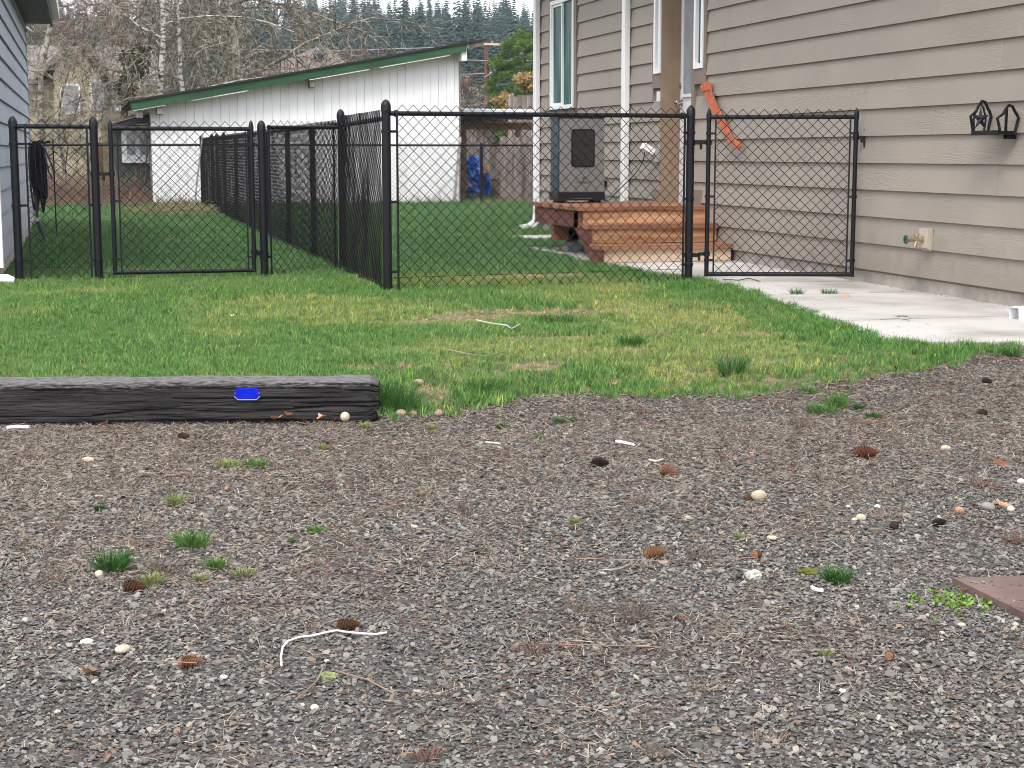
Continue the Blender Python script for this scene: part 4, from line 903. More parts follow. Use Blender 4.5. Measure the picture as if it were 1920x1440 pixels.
part('corner_board', MB().box((6.861, SY-.03, 0), (6.89, SY+.10, roofz(6.86)-.13)), M_weather, sh_)
def sl(x0, x1, t0, t1, y0, y1): return MB().prism([(x0, roofz(x0)+t0), (x1, roofz(x1)+t0), (x1, roofz(x1)+t1), (x0, roofz(x0)+t1)], y0, y1, 'Y')
part('roof', sl(.80, 7.30, -.012, .022, 29.30, 34.5), M_shingle, sh_)
part('roof_deck', sl(.86, 7.22, -.05, -.013, 29.37, 34.4), mat('dark_roof_deck', (.10,.08,.07), .9, .2), sh_)
for a, b in ((.86, 2.3), (2.303, 4.9), (4.903, 6.92)): part('fascia_board', sl(a, b, -.160+.008*(a > 2), -.0125, 29.33, 29.365), M_green, sh_)
part('fascia_board', sl(6.925, 7.25, -.10, -.0125, 29.335, 29.362), M_weather, sh_)
for a, b in ((.88, 1.45), (1.9, 2.9), (4.0, 5.1), (5.3, 6.6)): part('trim_strip', sl(a, b, -.176, -.164, 29.34, 29.36), M_shed, sh_)
for xx in (.95, 1.30, 4.02, 6.84): part('rafter_end', MB().box((xx, 29.38, roofz(xx)-.30), (xx+.10, SY-.02, roofz(xx)-.055)), M_weather if xx != 6.84 else M_shed, sh_)
# green lean-to beside it
lw = part('lean_to_wall', MB().box((.50, 30.7, 0), (1.195, 30.8, 1.47)), M_dkgreen, sh_)
wi = part('window', MB().box((.70, 30.64, .78), (1.19, 30.695, 1.42)), M_shed, sh_)
for a in (.79, 1.02): part('pane', MB().box((a, 30.625, .93), (a+.15, 30.638, 1.33)), M_greyglass, wi)
part('lean_to_roof', MB().prism([(.50, 1.475), (1.19, 1.665), (1.19, 1.69), (.50, 1.50)], 30.1, 31.5, 'Y'), M_weather, sh_)
part('lean_to_fascia', MB().prism([(.56, 1.488), (1.19, 1.66), (1.19, 1.50), (.56, 1.42)], 30.12, 30.16, 'Y'), mat('dark_recess_board', (.04,.045,.045), .8), sh_)
part('door_board', MB().box((.22, 30.55, 0), (.36, 30.62, 1.15)), mat('rust_board', (.12,.06,.04), .9, .3), sh_)
part('wall_panel', MB().box((.5, 31.5, 0), (1.19, 31.6, 1.46)), M_dkgreen, sh_)
ln = tag(part('leaning_board', MB().obox((6.78, 29.55, .62), (.05, .02, 1.28), (0, .10, 0)), mat('grey_board', (.45,.43,.42), .9, .15), None), 'thin weathered board leaning against the white shed corner', 'board')

# ------------------------------------------------------------------ plank fences, pergola, wood pile
def planks(name, label, x0, x1, y, z0, z1, wd, seed, slope=0, y1=None):
    t_ = thing(name, label, 'fence', (x0, y, 0), 'weathered plank fences'); r = random.Random(seed); x = x0; L = x1-x0
    while x < x1-.02:
        w_ = wd*r.uniform(.9, 1.05); yy = y+((y1-y) if y1 else 0)*(x-x0)/L+r.uniform(-.006, .006); zt_ = z1+slope*(x-x0)+r.uniform(-.02, .02)
        part('plank', MB().obox((x+w_/2, yy, (z0+zt_)/2), (w_, .018, zt_-z0), (0, r.uniform(-.012, .012), 0)), M_weather, t_); x += w_+.006
    part('fence_rail', MB().box((x0, y+.03 if not y1 else max(y, y1)+.03, z1-.25), (x1, (y if not y1 else max(y, y1))+.07, z1-.17)), M_weather, t_); return t_
planks('plank_fence', 'weathered grey plank fence just beside the tan house corner', 7.60, 9.9, 29.5, 0, 1.26, .105, 1)
planks('plank_fence', 'weathered plank fence behind the blue tarp wood pile', 8.0, 11.2, 35.8, 0, 1.10, .12, 2)
planks('plank_fence', 'tall plank fence section rising above the carport roof', 10.65, 12.6, 40.5, .9, 2.42, .12, 3, slope=.04)
pg = thing('pergola', 'brown wooden pergola beam and posts under a white roof', 'pergola', (8, 31, 0))
part('beam', MB().box((7.15, 31, 1.42), (9.4, 31.1, 1.55)), M_brownwood, pg); part('beam', MB().box((7.15, 33.2, 1.50), (9.4, 33.3, 1.62)), M_brownwood, pg)
for xx in (7.22, 7.72, 8.33, 9.1): part('post', MB().box((xx, 31.02 if xx != 7.72 else 33.1, 0), (xx+.085, 31.1 if xx != 7.72 else 33.19, 1.418)), M_brownwood, pg)
for k in range(3): part('roof_rib', MB().prism([(30.5, 1.70+.035*k), (30.5, 1.725+.035*k), (30.47-.0*k, 1.725+.035*k), (30.47, 1.70+.035*k)], 7.12, 8.62, 'X'), M_wvinyl, pg)
part('roof_sheet', MB().prism([(30.48, 1.70), (33.4, 1.86), (33.4, 1.89), (30.48, 1.80)], 7.12, 8.60, 'X'), M_wvinyl, pg)
part('roof_shade_strip', MB().box((7.15, 30.6, 1.61), (8.6, 30.7, 1.695)), M_blackplastic, pg)  # black strip added to paint the shaded gap beneath the white roof edge
def blob(c, s, seed, amp=.25, sub_=2, fr=3.):
    import bmesh
    bm = bmesh.new(); bmesh.ops.create_icosphere(bm, subdivisions=sub_, radius=1)
    for v in bm.verts:
        p = np.array(v.co); d = 1+amp*2*(float(fbm(p[0]*fr*.5+seed, p[1]*fr*.5+p[2]*fr*.7+seed*3))-.5)
        v.co = (c[0]+p[0]*s[0]*d, c[1]+p[1]*s[1]*d, c[2]+max(p[2], -.95)*s[2]*d)
    m = bpy.data.meshes.new('blob'); bm.to_mesh(m); bm.free(); return m
wp = thing('wood_pile', 'small firewood pile half covered by a blue tarp', 'wood pile', (8.4, 34, 0))
k = 0
for (px, py) in ((903,318),(911,316),(904,332),(912,331),(900,345),(908,346),(915,344),(898,333),(906,358),(913,360),(897,360)):
    q = hit(px, py, 'Y', 33.9); part('log', MB().lathe((q[0], 33.85+.02*(k % 3), max(q[2], .08)), [(.07, 0), (.075, .02), (.07, .5)], 9, 'Y'), M_log, wp); k += 1
for (px, py, sx, sz, sd) in ((885, 320, .19, .24, 1), (893, 360, .25, .13, 2), (915, 350, .06, .26, 3)):
    q = hit(px, py, 'Y', 33.7); m = blob((q[0], 33.7, max(q[2], .12)), (sx, .18, sz), sd, .85, 3, 7); m.materials.append(M_tarp); part('tarp', m, None, wp)
dr_ = thing('rusty_barrel', 'squat rusty brown barrel beside the blue tarp pile', 'barrel', (9, 34, 0))
q = hit(925, 345, 'Y', 34.2); part('drum', MB().lathe((q[0], 34.2, 0), [(.14, 0), (.16, .02), (.155, .15), (.165, .17), (.155, .19), (.155, .36), (.14, .38)], 12), M_brownwood, dr_, 40); part('barrel_rim', MB().lathe((q[0], 34.2, .382), [(.165, 0), (.165, .02), (.14, .02)], 12), M_trunk, dr_)

# ------------------------------------------------------------------ houses behind
yh = thing('yellow_house', 'pale yellow gabled house seen through bare trees', 'house', (0, 52, 0))
def hx_(px, py, Y): q = hit(px, py, 'Y', Y); return float(q[0]), float(q[2])
a = hx_(80, 137, 50); pk = hx_(142, 80, 50); b_ = hx_(206, 150, 50)
part('gable_wall', MB().prism([(a[0]+.3, 0), (b_[0]-.3, 0), (b_[0]-.3, b_[1]-.0), pk, (a[0]+.3, a[1])], 50, 54, 'Y'), M_yellow, yh)
for (p0, p1) in ((a, pk), (pk, b_)):
    u = np.array([p1[0]-p0[0], p1[1]-p0[1]]); u /= np.linalg.norm(u); nn = np.array([-u[1], u[0]]); nn = nn if nn[1] > 0 else -nn
    e0 = np.array(p0)-u*(.25 if p0 is a else 0); e1 = np.array(p1)+u*(.25 if p1 is b_ else 0)
    part('gable_roof', MB().prism([tuple(e0), tuple(e1), tuple(e1+nn*.12), tuple(e0+nn*.12)], 49.6, 54, 'Y'), M_brown_shingle, yh)
part('gable_ornament', MB().prism([hx_(134, 117, 49.9), hx_(158, 117, 49.9), hx_(144, 104, 49.9)], 49.9, 49.95, 'Y'), mat('red_paint', (.35,.06,.05), .7), yh)
r0 = hx_(40, 84, 54)[1]; e0 = hx_(40, 135, 51)[1]
part('roof', MB().prism([(50.8, e0-.2), (54.2, r0), (57.6, e0-.2), (57.6, e0-.35), (54.2, r0-.12), (50.8, e0-.35)], hx_(30, 80, 54)[0], hx_(290, 80, 54)[0], 'X'), M_grey_shingle, yh)
part('wall', MB().box((hx_(34, 80, 54)[0], 51.5, 0), (hx_(285, 80, 54)[0], 57, e0-.36)), M_yellow, yh)
for (px, w_) in ((112, .5), (168, .6), (190, .5)):
    xx, zz = hx_(px, 178 if px > 150 else 185, 49.97); wq = part('window', MB().box((xx, 49.93, zz-.45), (xx+w_*1.2, 49.99, zz+.45)), M_white, yh); part('pane', MB().box((xx+.08, 49.90, zz-.37), (xx+w_*1.2-.08, 49.925, zz+.37)), M_greyglass, wq)
bh = thing('brown_roofed_house', 'house with a brown hipped roof above the shed roof', 'house', (8.6, 57, 0))
A_ = np.array([*hx_(470, 150, 55), 0]); xs_ = [hx_(470, 150, 55)[0], hx_(680, 130, 55)[0]]; ze = hx_(560, 140, 55)[1]; zr = hx_(600, 88, 58)[1]; xr = [hx_(594, 88, 58)[0], hx_(612, 88, 58)[0]]
V = [(xs_[0], 55, ze), (xs_[1], 55, ze), (xs_[1], 61, ze), (xs_[0], 61, ze), (xr[0], 58, zr), (xr[1], 58, zr)]
part('roof', MB().add(V, [(0,1,5,4), (1,2,5), (2,3,4,5), (3,0,4), (3,2,1,0)]), M_brown_shingle, bh)
part('wall', MB().box((xs_[0]+.4, 55.4, 0), (xs_[1]-.4, 60.6, ze-.002)), M_yellow, bh)
q = hx_(598, 105, 56.4); part('roof_vent', MB().obox((q[0], 56.45, q[1]+.05), (.36, .3, .20), (.5, 0, 0)), M_darkmetal, bh)
gh = thing('low_grey_house', 'low house with grey shingle roof beyond the carport', 'house', (9, 50, 0))
a = hx_(800, 185, 48); b_ = hx_(950, 222, 48); part('roof', MB().prism([(a[0], a[1]), (b_[0], b_[1]), (b_[0], b_[1]-.1), (a[0], a[1]-.1)], 48, 56, 'Y'), M_grey_shingle, gh); part('wall', MB().box((a[0]+.1, 48.5, 0), (b_[0]-.3, 55, b_[1]-.11)), M_weather, gh)

# ------------------------------------------------------------------ utility pole and wires
PYY = 100.
up = thing('utility_pole', 'brown utility pole with crossarm and grey transformer', 'utility pole', (hx_(912, 200, PYY)[0], PYY, 0))
xp = hx_(912, 100, PYY)[0]; part('pole', MB().tube([(xp-.05, PYY, 0), (xp, PYY, 7.9)], [.17, .12], 10), M_pole, up, 50)
z1_ = hx_(912, 83, PYY)[1]; part('crossarm', MB().box((hx_(893, 83, PYY)[0], PYY-.22, z1_-.07), (hx_(954, 83, PYY)[0], PYY-.13, z1_+.07)), M_pale, up)
for px in (896, 903, 921, 951): part('insulator', MB().lathe((hx_(px, 80, PYY)[0], PYY-.17, z1_+.07), [(.05, 0), (.07, .05), (.03, .15)], 6), M_greypebble, up)
q = hx_(918, 127, PYY); part('transformer', MB().lathe((q[0]+.12, PYY-.05, q[1]-.35), [(.17, 0), (.19, .03), (.19, .62), (.12, .68), (.05, .75)], 10), mat('transformer_grey', (.45,.47,.5), .5), up, 40)
q = hx_(919, 146, PYY); part('bracket', MB().box((q[0]-.1, PYY-.2, q[1]-.28), (q[0]+.12, PYY-.1, q[1]+.28)), M_greypebble, up)
part('conduit', MB().tube([(xp-.28, PYY-.1, 0), (xp-.26, PYY-.1, 3.8)], .05, 6), M_wvinyl, up)
wr = [((140, 118), (330, 117), 60), ((380, 92), (890, 87), 99.9), ((855, 112), (1010, 113), 99.9), ((855, 139), (908, 138), 99.8), ((908, 145), (1010, 77), 99.8), ((855, 199), (908, 194), 90)]
lb = ['pale wire crossing behind the bare trees at left', 'long overhead wire running above the shed roof to the pole', 'level overhead wire crossing the utility pole below its arm', 'short wire meeting the utility pole near its transformer bracket', 'slanting overhead wire rising from the pole past the green pine', 'low wire ending beside the foot of the utility pole']
for (a, b_, Yw), l_ in zip(wr, lb):
    p0 = hit(a[0], a[1], 'Y', Yw); p1 = hit(b_[0], b_[1], 'Y', Yw); mid = (p0+p1)/2-np.array([0, 0, .01*np.linalg.norm(p1-p0)])
    tag(part('overhead_wire', MB().tube([p0, (p0+mid)/2-np.array([0,0,.003]), mid, (p1+mid)/2, p1], .00028*Yw, 5), mat('wire_grey', (.30,.30,.29), .7), None), l_, 'wire')

# ------------------------------------------------------------------ bare trees
def bare(seed, base, h, r0, lean=(0,0), limbs=13, sub1=9, sub2=8, sub3=3, start=.2, droop=.35, reach=.55, up=.5, wob=.1):
    r = np.random.default_rng(seed); T = []; B = []
    def walk(p, d, L, ra, rb, n, grav, wv, out):
        pts = [p]; d = d/np.linalg.norm(d)
        for i in range(n):
            d = d+r.normal(0, wv, 3)+np.array([0, 0, grav/n]); d /= np.linalg.norm(d); q = p+d*L/n
            out.append((p, q, ra+(rb-ra)*i/n, ra+(rb-ra)*(i+1)/n)); p = q; pts.append(p)
        return pts, d
    base = np.array(base, float); tp, _ = walk(base, np.array([lean[0], lean[1], 1.]), h, r0, r0*.25, 10, 0, wob, T)
    def at(pts, t): f = t*(len(pts)-1); i = min(int(f), len(pts)-2); return pts[i]+(pts[i+1]-pts[i])*(f-i), pts[i+1]-pts[i]
    for a in range(limbs):
        t_ = start+(1-start)*(a+r.random())/limbs; p, dd = at(tp, min(t_, .99)); az = a*2.4+r.normal(0, .4)
        L = h*reach*(1.1-.6*t_)*r.uniform(.7, 1.2); d = np.array([math.cos(az), math.sin(az), up*r.uniform(.3, 1.3)])
        lp_, _ = walk(p, d, L, r0*.42*(1.1-t_), r0*.10, 6, -droop*.5, .16, T if L > h*.4 else B)
        for b in range(sub1):
            p2, d2 = at(lp_, .15+.85*(b+r.random())/sub1); d2 = d2/np.linalg.norm(d2); dv = d2+r.normal(0, .65, 3); L2 = L*r.uniform(.25, .55)
            bp_, _ = walk(p2, dv, L2, r0*.12, r0*.045, 5, -droop, .22, B)
            for c in range(sub2):
                p3, d3 = at(bp_, (c+r.random())/sub2); dv = d3/np.linalg.norm(d3)+r.normal(0, .8, 3); L3 = L2*r.uniform(.25, .6)
                tp3, _ = walk(p3, dv, L3, r0*.04, r0*.028, 4, -droop*1.3, .3, B)
                for e in range(sub3):
                    p4, d4 = at(tp3, r.random()); walk(p4, d4/np.linalg.norm(d4)+r.normal(0, .9, 3), L3*r.uniform(.3, .6), r0*.03, r0*.018, 2, -droop, .35, B)
    return T, B
def tree(name, label, cat, seed, px, Y, h, r0, mt, mb_, group=None, minr=.0035, base=None, **k):
    b0 = base if base is not None else (hx_(px, 250, Y)[0], Y, 0)
    T, B = bare(seed, b0, h, r0, **k); t_ = thing(name, label, cat, b0, group)
    def mk(S, n, mr_):
        P0 = np.array([s[0] for s in S]); P1 = np.array([s[1] for s in S]); V, F = segtubes(P0, P1, np.maximum([s[2] for s in S], mr_), np.maximum([s[3] for s in S], mr_*.85), n); return mesh_np('branches', V, F)
    m = mk(T, 7, .01); m.materials.append(mt); m.polygons.foreach_set('use_smooth', [True]*len(m.polygons)); part('trunk', m, None, t_)
    m = mk(B, 3, minr); m.materials.append(mb_); part('crown', m, None, t_); return t_
BG = 'bare trees behind the yard'
tree('bare_birch', 'tall bare tree with flaking white bark beyond the left gate', 'tree', 21, 290, 37, 8.5, .085, M_birch, M_twig, BG, start=.2, limbs=18, sub1=8, sub2=7, sub3=2, minr=.005, droop=.5, reach=.46, up=.55, wob=.05)
tree('bare_birch', 'thinner white-trunked bare tree over the low end of shed roof', 'tree', 22, 362, 38.5, 7, .07, M_birch, M_twig, BG, start=.3, limbs=16, sub1=8, sub2=7, sub3=2, minr=.005, droop=.55, reach=.5, up=.4, wob=.05)
tree('bare_tree', 'large spreading bare tree with drooping limbs over the brown roof', 'tree', 23, 470, 41, 8.5, .17, M_bark, M_twig, BG, start=.25, limbs=20, sub1=10, sub2=8, sub3=2, minr=.0055, droop=.75, reach=.50, up=.35)
tree('bare_tree', 'dense bare tree rising right behind the shed roof', 'tree', 24, 400, 43, 8, .13, M_bark, M_twig, BG, start=.2, limbs=18, sub1=9, sub2=7, sub3=2, minr=.0055, droop=.6, reach=.5, up=.4)
tree('bare_tree', 'bare tree with grey twigs in front of the yellow gable', 'tree', 25, 245, 40, 7.5, .10, M_bark, M_twig, BG, start=.3, limbs=12, sub1=7, sub2=6, sub3=2, minr=.005, droop=.4, reach=.5, up=.5)
tree('bare_tree', 'slim bare tree showing beside the grey-blue house eave', 'tree', 26, 90, 38, 7.0, .09, M_bark, M_twig, BG, start=.2, limbs=12, sub1=7, sub2=6, sub3=2, minr=.005, droop=.4, reach=.45, up=.5)
for i, (px, Y, h, l_) in enumerate([(75, 33, 2.6, 'pale stemmed bare shrub beside the coiled garden hose'), (125, 32.5, 2.9, 'bare shrub with many white stems between fence posts'), (165, 33.5, 2.7, 'tangled bare shrub behind the left gate post'), (215, 33.2, 2.4, 'bare shrub tangled before the dull green lean-to wall'), (258, 30.3, 1.5, 'thin dark shrub crossing the white lean-to window')]):
    tree('bare_shrub', l_, 'shrub', 40+i, px, Y, h, .045 if i != 4 else .02, M_bark if i != 4 else M_darktwig, M_twig if i != 4 else M_darktwig, 'bare shrubs along the back fence', start=.03, limbs=14 if i != 4 else 6, sub1=7, sub2=6 if i != 4 else 2, sub3=2, droop=.05, reach=.75, up=1.0, wob=.12, minr=.003)
for i, (px, Y, h, l_) in enumerate([(690, 80, 5.6, 'red-brown bare tree crown above the middle of shed roof'), (750, 84, 5.6, 'reddish bare crown under the tallest dark conifer'), (640, 76, 5.4, 'brown bare tree just right of the brown hipped roof'), (560, 72, 6.0, 'dull brown bare tree left of the brown hipped roof'), (882, 62, 3.7, 'greyish bare thicket left of the utility pole'), (500, 75, 7, 'reddish bare tree behind the spreading limbs'), (250, 62, 7, 'reddish bare tree behind the white birch trunk'), (150, 66, 7.5, 'reddish bare tree above the yellow gable'), (820, 86, 5.2, 'low reddish bare crown near the high end of shed roof')]):
    tree('distant_bare_tree', l_, 'tree', 60+i, px, Y, h, .08, M_darktwig, M_redtwig if i != 4 else M_twig, 'bare trees beyond the roofs', start=.15, limbs=16, sub1=8, sub2=7, sub3=2, droop=-.1, reach=.45, up=1.0, minr=.009)
# leaf clouds
def leafcloud(C_, R3, n, size, seed, flat=.3):
    r = np.random.default_rng(seed); C_ = np.asarray(C_); k = r.integers(0, len(C_), n); d = r.normal(0, 1, (n, 3)); d /= np.linalg.norm(d, axis=1, keepdims=True)
    P_ = C_[k]+d*np.asarray(R3)[k]*(r.random((n, 1))**.4); a = r.normal(0, 1, (n, 3)); a /= np.linalg.norm(a, axis=1, keepdims=True); b = np.cross(a, r.normal(0, 1, (n, 3))); b /= np.linalg.norm(b, axis=1, keepdims=True)
    s = size*r.uniform(.5, 1.3, (n, 1)); V = np.stack([P_-a*s, P_+b*s*flat, P_+a*s, P_-b*s*flat], 1).reshape(-1, 3); F = np.arange(n*4).reshape(-1, 4); return mesh_np('leaves', V, F)
iv = thing('ivy_clad_trunk', 'dark leaning trunk smothered in ivy left of the birch', 'tree', (hx_(250, 250, 36.5)[0], 36.5, 0))
pts = [(hx_(px, py, 36.5)[0], 36.5, hx_(px, py, 36.5)[1]) for px, py in ((236, 240), (232, 180), (250, 140), (270, 100), (284, 60))]; pts[0] = (pts[0][0], 36.5, 0)
part('trunk', MB().tube(pts, [.09, .08, .07, .06, .04], 7), M_trunk, iv)
cs = [np.array(pts[1])*(1-t_)+np.array(pts[3])*t_+np.array([RNG.normal(0, .12), RNG.normal(0, .1), RNG.normal(0, .1)]) for t_ in np.linspace(-.15, 1, 16)]
m = leafcloud(cs, np.full((16, 3), .20), 3500, .035, 5, .7); m.materials.append(M_ivy); part('ivy', m, None, iv)
# dry brush, fallen leaves and weeds at the back
def brush(name, label, boxes, n, h, mt, seed, r=.004):
    g = np.random.default_rng(seed); P0 = []; P1 = []
    for (x0, x1, y0, y1) in boxes:
        k = int(n*(x1-x0)*(y1-y0)); p = np.stack([g.uniform(x0, x1, k), g.uniform(y0, y1, k), np.zeros(k)], 1); d = g.normal(0, .55, (k, 3)); d[:, 2] = np.abs(d[:, 2])+.7; L = h*g.uniform(.25, 1, (k, 1))
        q = p+d*L*.5; P0.append(p); P1.append(q); d2 = d+g.normal(0, .5, (k, 3)); P0.append(q); P1.append(q+d2*L*.4)
    V, F = segtubes(np.concatenate(P0), np.concatenate(P1), r, r*.7, 3); m = mesh_np(name, V, F); m.materials.append(mt); o = part(name, m, None); o['kind'] = 'stuff'; o['label'] = label; o['category'] = 'brush'; return o
brush('dry_brush', 'brown dead brambles along the foot of the back fence', [(-1.5, 1.15, 29.9, 31.8)], 750, .52, M_brush, 1)
brush('dry_weeds', 'low straw coloured weeds under the back fences', [(-1.5, 2.0, 29.0, 29.9), (7, 9, 28.9, 29.3), (2.1, 6.9, 29.45, 29.65)], 700, .16, M_brush, 2)
brush('far_thicket', 'brown bare thicket filling the ground behind the shed', [(-6, 14, 58, 64)], 60, 2.6, M_darktwig, 3, .012)
hp = thing('hay_clump', 'low heap of dead straw at the far foot of the side fence', 'straw heap', (1.6, 25.8, 0))
g = np.random.default_rng(8); k = 1600; p = np.stack([g.normal(1.45, .35, k), g.normal(25.6, .5, k), np.abs(g.normal(.04, .05, k))], 1); d = g.normal(0, 1, (k, 3)); d[:, 2] *= .3; V, F = segtubes(p, p+d*.13, .005, .004, 3); m = mesh_np('straw', V, F); m.materials.append(mat('dead_straw', (.22,.20,.10), .9, .3)); part('straw', m, None, hp)

# conifers
def conifer_mesh(seed, h=12, w=2.6, n=30, per=9):
    r = np.random.default_rng(seed); V = []; F = []
    for i in range(n):
        t_ = (i+.5)/n; z = h*(.06+.94*t_); R = w*(1-t_)**.8*r.uniform(.75, 1.15)+.12
        for k in range(max(4, int(per*(1.15-t_*.7)))):
            a = r.uniform(0, 6.28); L = R*r.uniform(.55, 1.12); ca, sa = math.cos(a), math.sin(a); dz = -L*r.uniform(.12, .45)
            for j in range(3):
                f0 = .15+.28*j; f1 = f0+.42; w0 = L*.20*(1.1-f0)+.05; b = len(V); pz = dz*f0*f0; qz = dz*f1*f1
                o = r.normal(0, .06, 3)*L
                V += [(ca*L*f0-sa*w0+o[0], sa*L*f0+ca*w0+o[1], z+pz-w0*.5), (ca*L*f0+sa*w0+o[0], sa*L*f0-ca*w0+o[1], z+pz-w0*.5), (ca*L*f1+o[0], sa*L*f1+o[1], z+qz), (ca*L*f0*.6, sa*L*f0*.6, z+pz+.15*w0+.1)]
                F += [(b, b+1, b+2), (b, b+2, b+3), (b+1, b+3, b+2)]
    m = mesh_np('conifer_crown', V, F); m.materials.append(M_conifer); return m
def trunk_mesh(h): m = MB().tube([(0,0,-1), (0,0,h*.97)], [.2, .03], 6).mesh('conifer_trunk'); m.materials.append(M_trunk); return m
CM = [conifer_mesh(70+i, 12, [2.5, 3.1, 3.4, 2.2][i], [34, 36, 32, 38][i], 13) for i in range(4)]; TM = trunk_mesh(12)
def hillz(x, y): return 19*sstep(120, 340, y)*(1-.35*sstep(40, -60, x))+3*(fbm(np.asarray(x)*.02+2, np.asarray(y)*.02)-.5)*sstep(120, 200, y)
hx0 = np.arange(-260, 420, 14.); hy0 = np.arange(112, 460, 12.); X, Y = np.meshgrid(hx0, hy0, indexing='ij'); Zh = hillz(X, Y)+.05
I, J = np.meshgrid(np.arange(len(hx0)-1), np.arange(len(hy0)-1), indexing='ij'); I = I.ravel(); J = J.ravel(); nn = len(hy0)
m = mesh_np('hillside', np.stack([X, Y, Zh], -1).reshape(-1, 3), np.stack([I*nn+J, (I+1)*nn+J, (I+1)*nn+J+1, I*nn+J+1], 1)); m.materials.append(mat('forest_floor', (.05,.055,.03), .95, .4, .05, col2=(.12,.09,.06))); o = part('hillside', m, None); o['kind'] = 'structure'
first = None
CL = [(757, 190, -14, 1, 'tallest dark conifer on the hill above the shed roof'), (835, 200, 14, 2, 'broad conifer on the hill left of the utility pole top'), (893, 185, 2, 1, 'tall full conifer on the hill just above the pole'), (800, 235, 38, 0, 'slender conifer between two large hill trees'), (712, 240, 52, 3, 'conifer just right of the brown hipped roof peak'), (690, 210, 60, 0, 'narrow conifer on the ridge left of the tallest one'), (730, 260, 38, 2, 'small conifer left of the tallest hill conifer'), (778, 215, 66, 2, 'mid-height conifer filling the gap left of the tallest'), (862, 230, 30, 0, 'conifer below and right of the tallest hill conifer'), (915, 240, 26, 2, 'conifer between the broad one and the pole conifer'), (945, 220, 30, 1, 'conifer directly over the pole crossarm'), (972, 230, 22, 0, 'conifer right of the pole near the ridge'), (655, 230, 66, 2, 'conifer against the tan house corner downspout on the ridge'), (870, 160, 60, 2, 'furthest left conifer showing above the shed roof'), (925, 150, 70, 1, 'bluish conifer behind the high end of shed roof'), (850, 150, 96, 0, 'conifer just right of the utility pole top'), (905, 130, 110, 2, 'low dark conifer behind the end of the roof'), (885, 120, 120, 1, 'low conifer close behind the utility pole'), (130, 180, 30, 1, 'lowest dark conifer left of the pole base'), (105, 200, 45, 2, 'dark conifer behind the grey-blue house eave'), (410, 220, 40, 2, 'conifer glimpsed left of the birch trunks'), (620, 250, 50, 1, 'conifer glimpsed through the spreading bare limbs'), (990, 250, 12, 3, 'conifer above the brown hipped roof on the ridge'), (815, 180, 88, 2, 'thin conifer at the tan house corner against the sky'), (705, 150, 98, 0, 'conifer low between the shed roof and broad tree')]
for px, Y, ty, kd, l_ in CL:
    xw, zt_ = hx_(px, ty, Y); zb_ = float(hillz(xw, Y)); s = (zt_-zb_)/12.
    if s < .25: zb_ = zt_-12*.3; s = .3
    e = thing('conifer_tree', l_ or 'dark green conifer standing among others on the wooded hill', 'conifer', (xw, Y, zb_), 'conifers on the hill')
    for nm, me in (('crown', CM[kd]), ('trunk', TM)):
        o = bpy.data.objects.new(nm, me); link(o, e); sw = s*(1.0 if s > .7 else 1.3); o.scale = (sw, sw, s); o.rotation_euler = (0, 0, random.random()*6)
def joined(i):
    a = CM[i].copy(); return a
g = np.random.default_rng(99); n = 8600; x = g.uniform(-120, 260, n); y = g.uniform(125, 350, n); k = in_view(x, y, 12); x, y = x[k], y[k]; n = len(x)
k = g.random(n) < np.clip(.55+1.4*(fbm(x*.03, y*.03)-.42), .15, 1); x, y = x[k], y[k]; n = len(x)
sc = g.uniform(.5, 1.15, n); scatter('hill_forest', np.stack([x, y, hillz(x, y)-.3], 1), np.stack([g.normal(0, .02, n)]*2+[g.uniform(0, 6.28, n)], 1), np.stack([sc*g.uniform(.8, 1.1, n), sc*g.uniform(.8, 1.1, n), sc], 1), g.integers(0, 4, n), np.ones((n, 3)), [joined(i) for i in range(4)], 'far conifer forest covering the hill', 'forest')
# bright pine and golden shrubs beside the tan house
pn_ = thing('green_pine', 'bright green bushy pine beside the tan house corner', 'pine', (hx_(975, 250, 48)[0], 48, 0))
cs = []; rs = []
g = np.random.default_rng(31); cx_, cz_ = hx_(975, 145, 48)
for i in range(230):
    zz = g.uniform(1.2, 4.6); rad = 1.15*math.sqrt(max(0, 1-((zz-2.6)/2.15)**2)); a = g.uniform(0, 6.28); rr = rad*g.uniform(.55, 1.05); cs.append((cx_+.15+rr*math.cos(a), 48+rr*math.sin(a), zz)); rs.append((.17, .17, .14))
m = leafcloud(cs, rs, 42000, .05, 32, .22); m.materials.append(M_pine); part('crown', m, None, pn_); part('trunk', MB().tube([(cx_+.15, 48, 0), (cx_+.15, 48, 4.2)], [.12, .03], 7), M_trunk, pn_)
for (px, py, w_, l_, sd) in ((985, 150, .17, 'golden leaved shrub against the white downspout of the tan house', 1), (952, 196, .15, 'low yellowish shrub under the green pine', 2)):
    c_ = hx_(px, py, 44); e = thing('golden_shrub', l_, 'shrub', (c_[0], 44, 0), 'golden shrubs'); g = np.random.default_rng(sd)
    cs = [(c_[0]+g.normal(0, w_*.8), 44+g.normal(0, .3), c_[1]+g.normal(0, w_*.8)) for _ in range(30)]; m = leafcloud(cs, np.full((30, 3), .12), 1800, .05, sd, .5); m.materials.append(M_gold); part('foliage', m, None, e)
    S = [((c_[0], 44, 0), (c_[0]+g.normal(0, .1), 44, c_[1])) for _ in range(5)]; V, F = segtubes([s[0] for s in S], [s[1] for s in S], .02, .01, 4); m = mesh_np('stem', V, F); m.materials.append(M_trunk); part('stem', m, None, e)

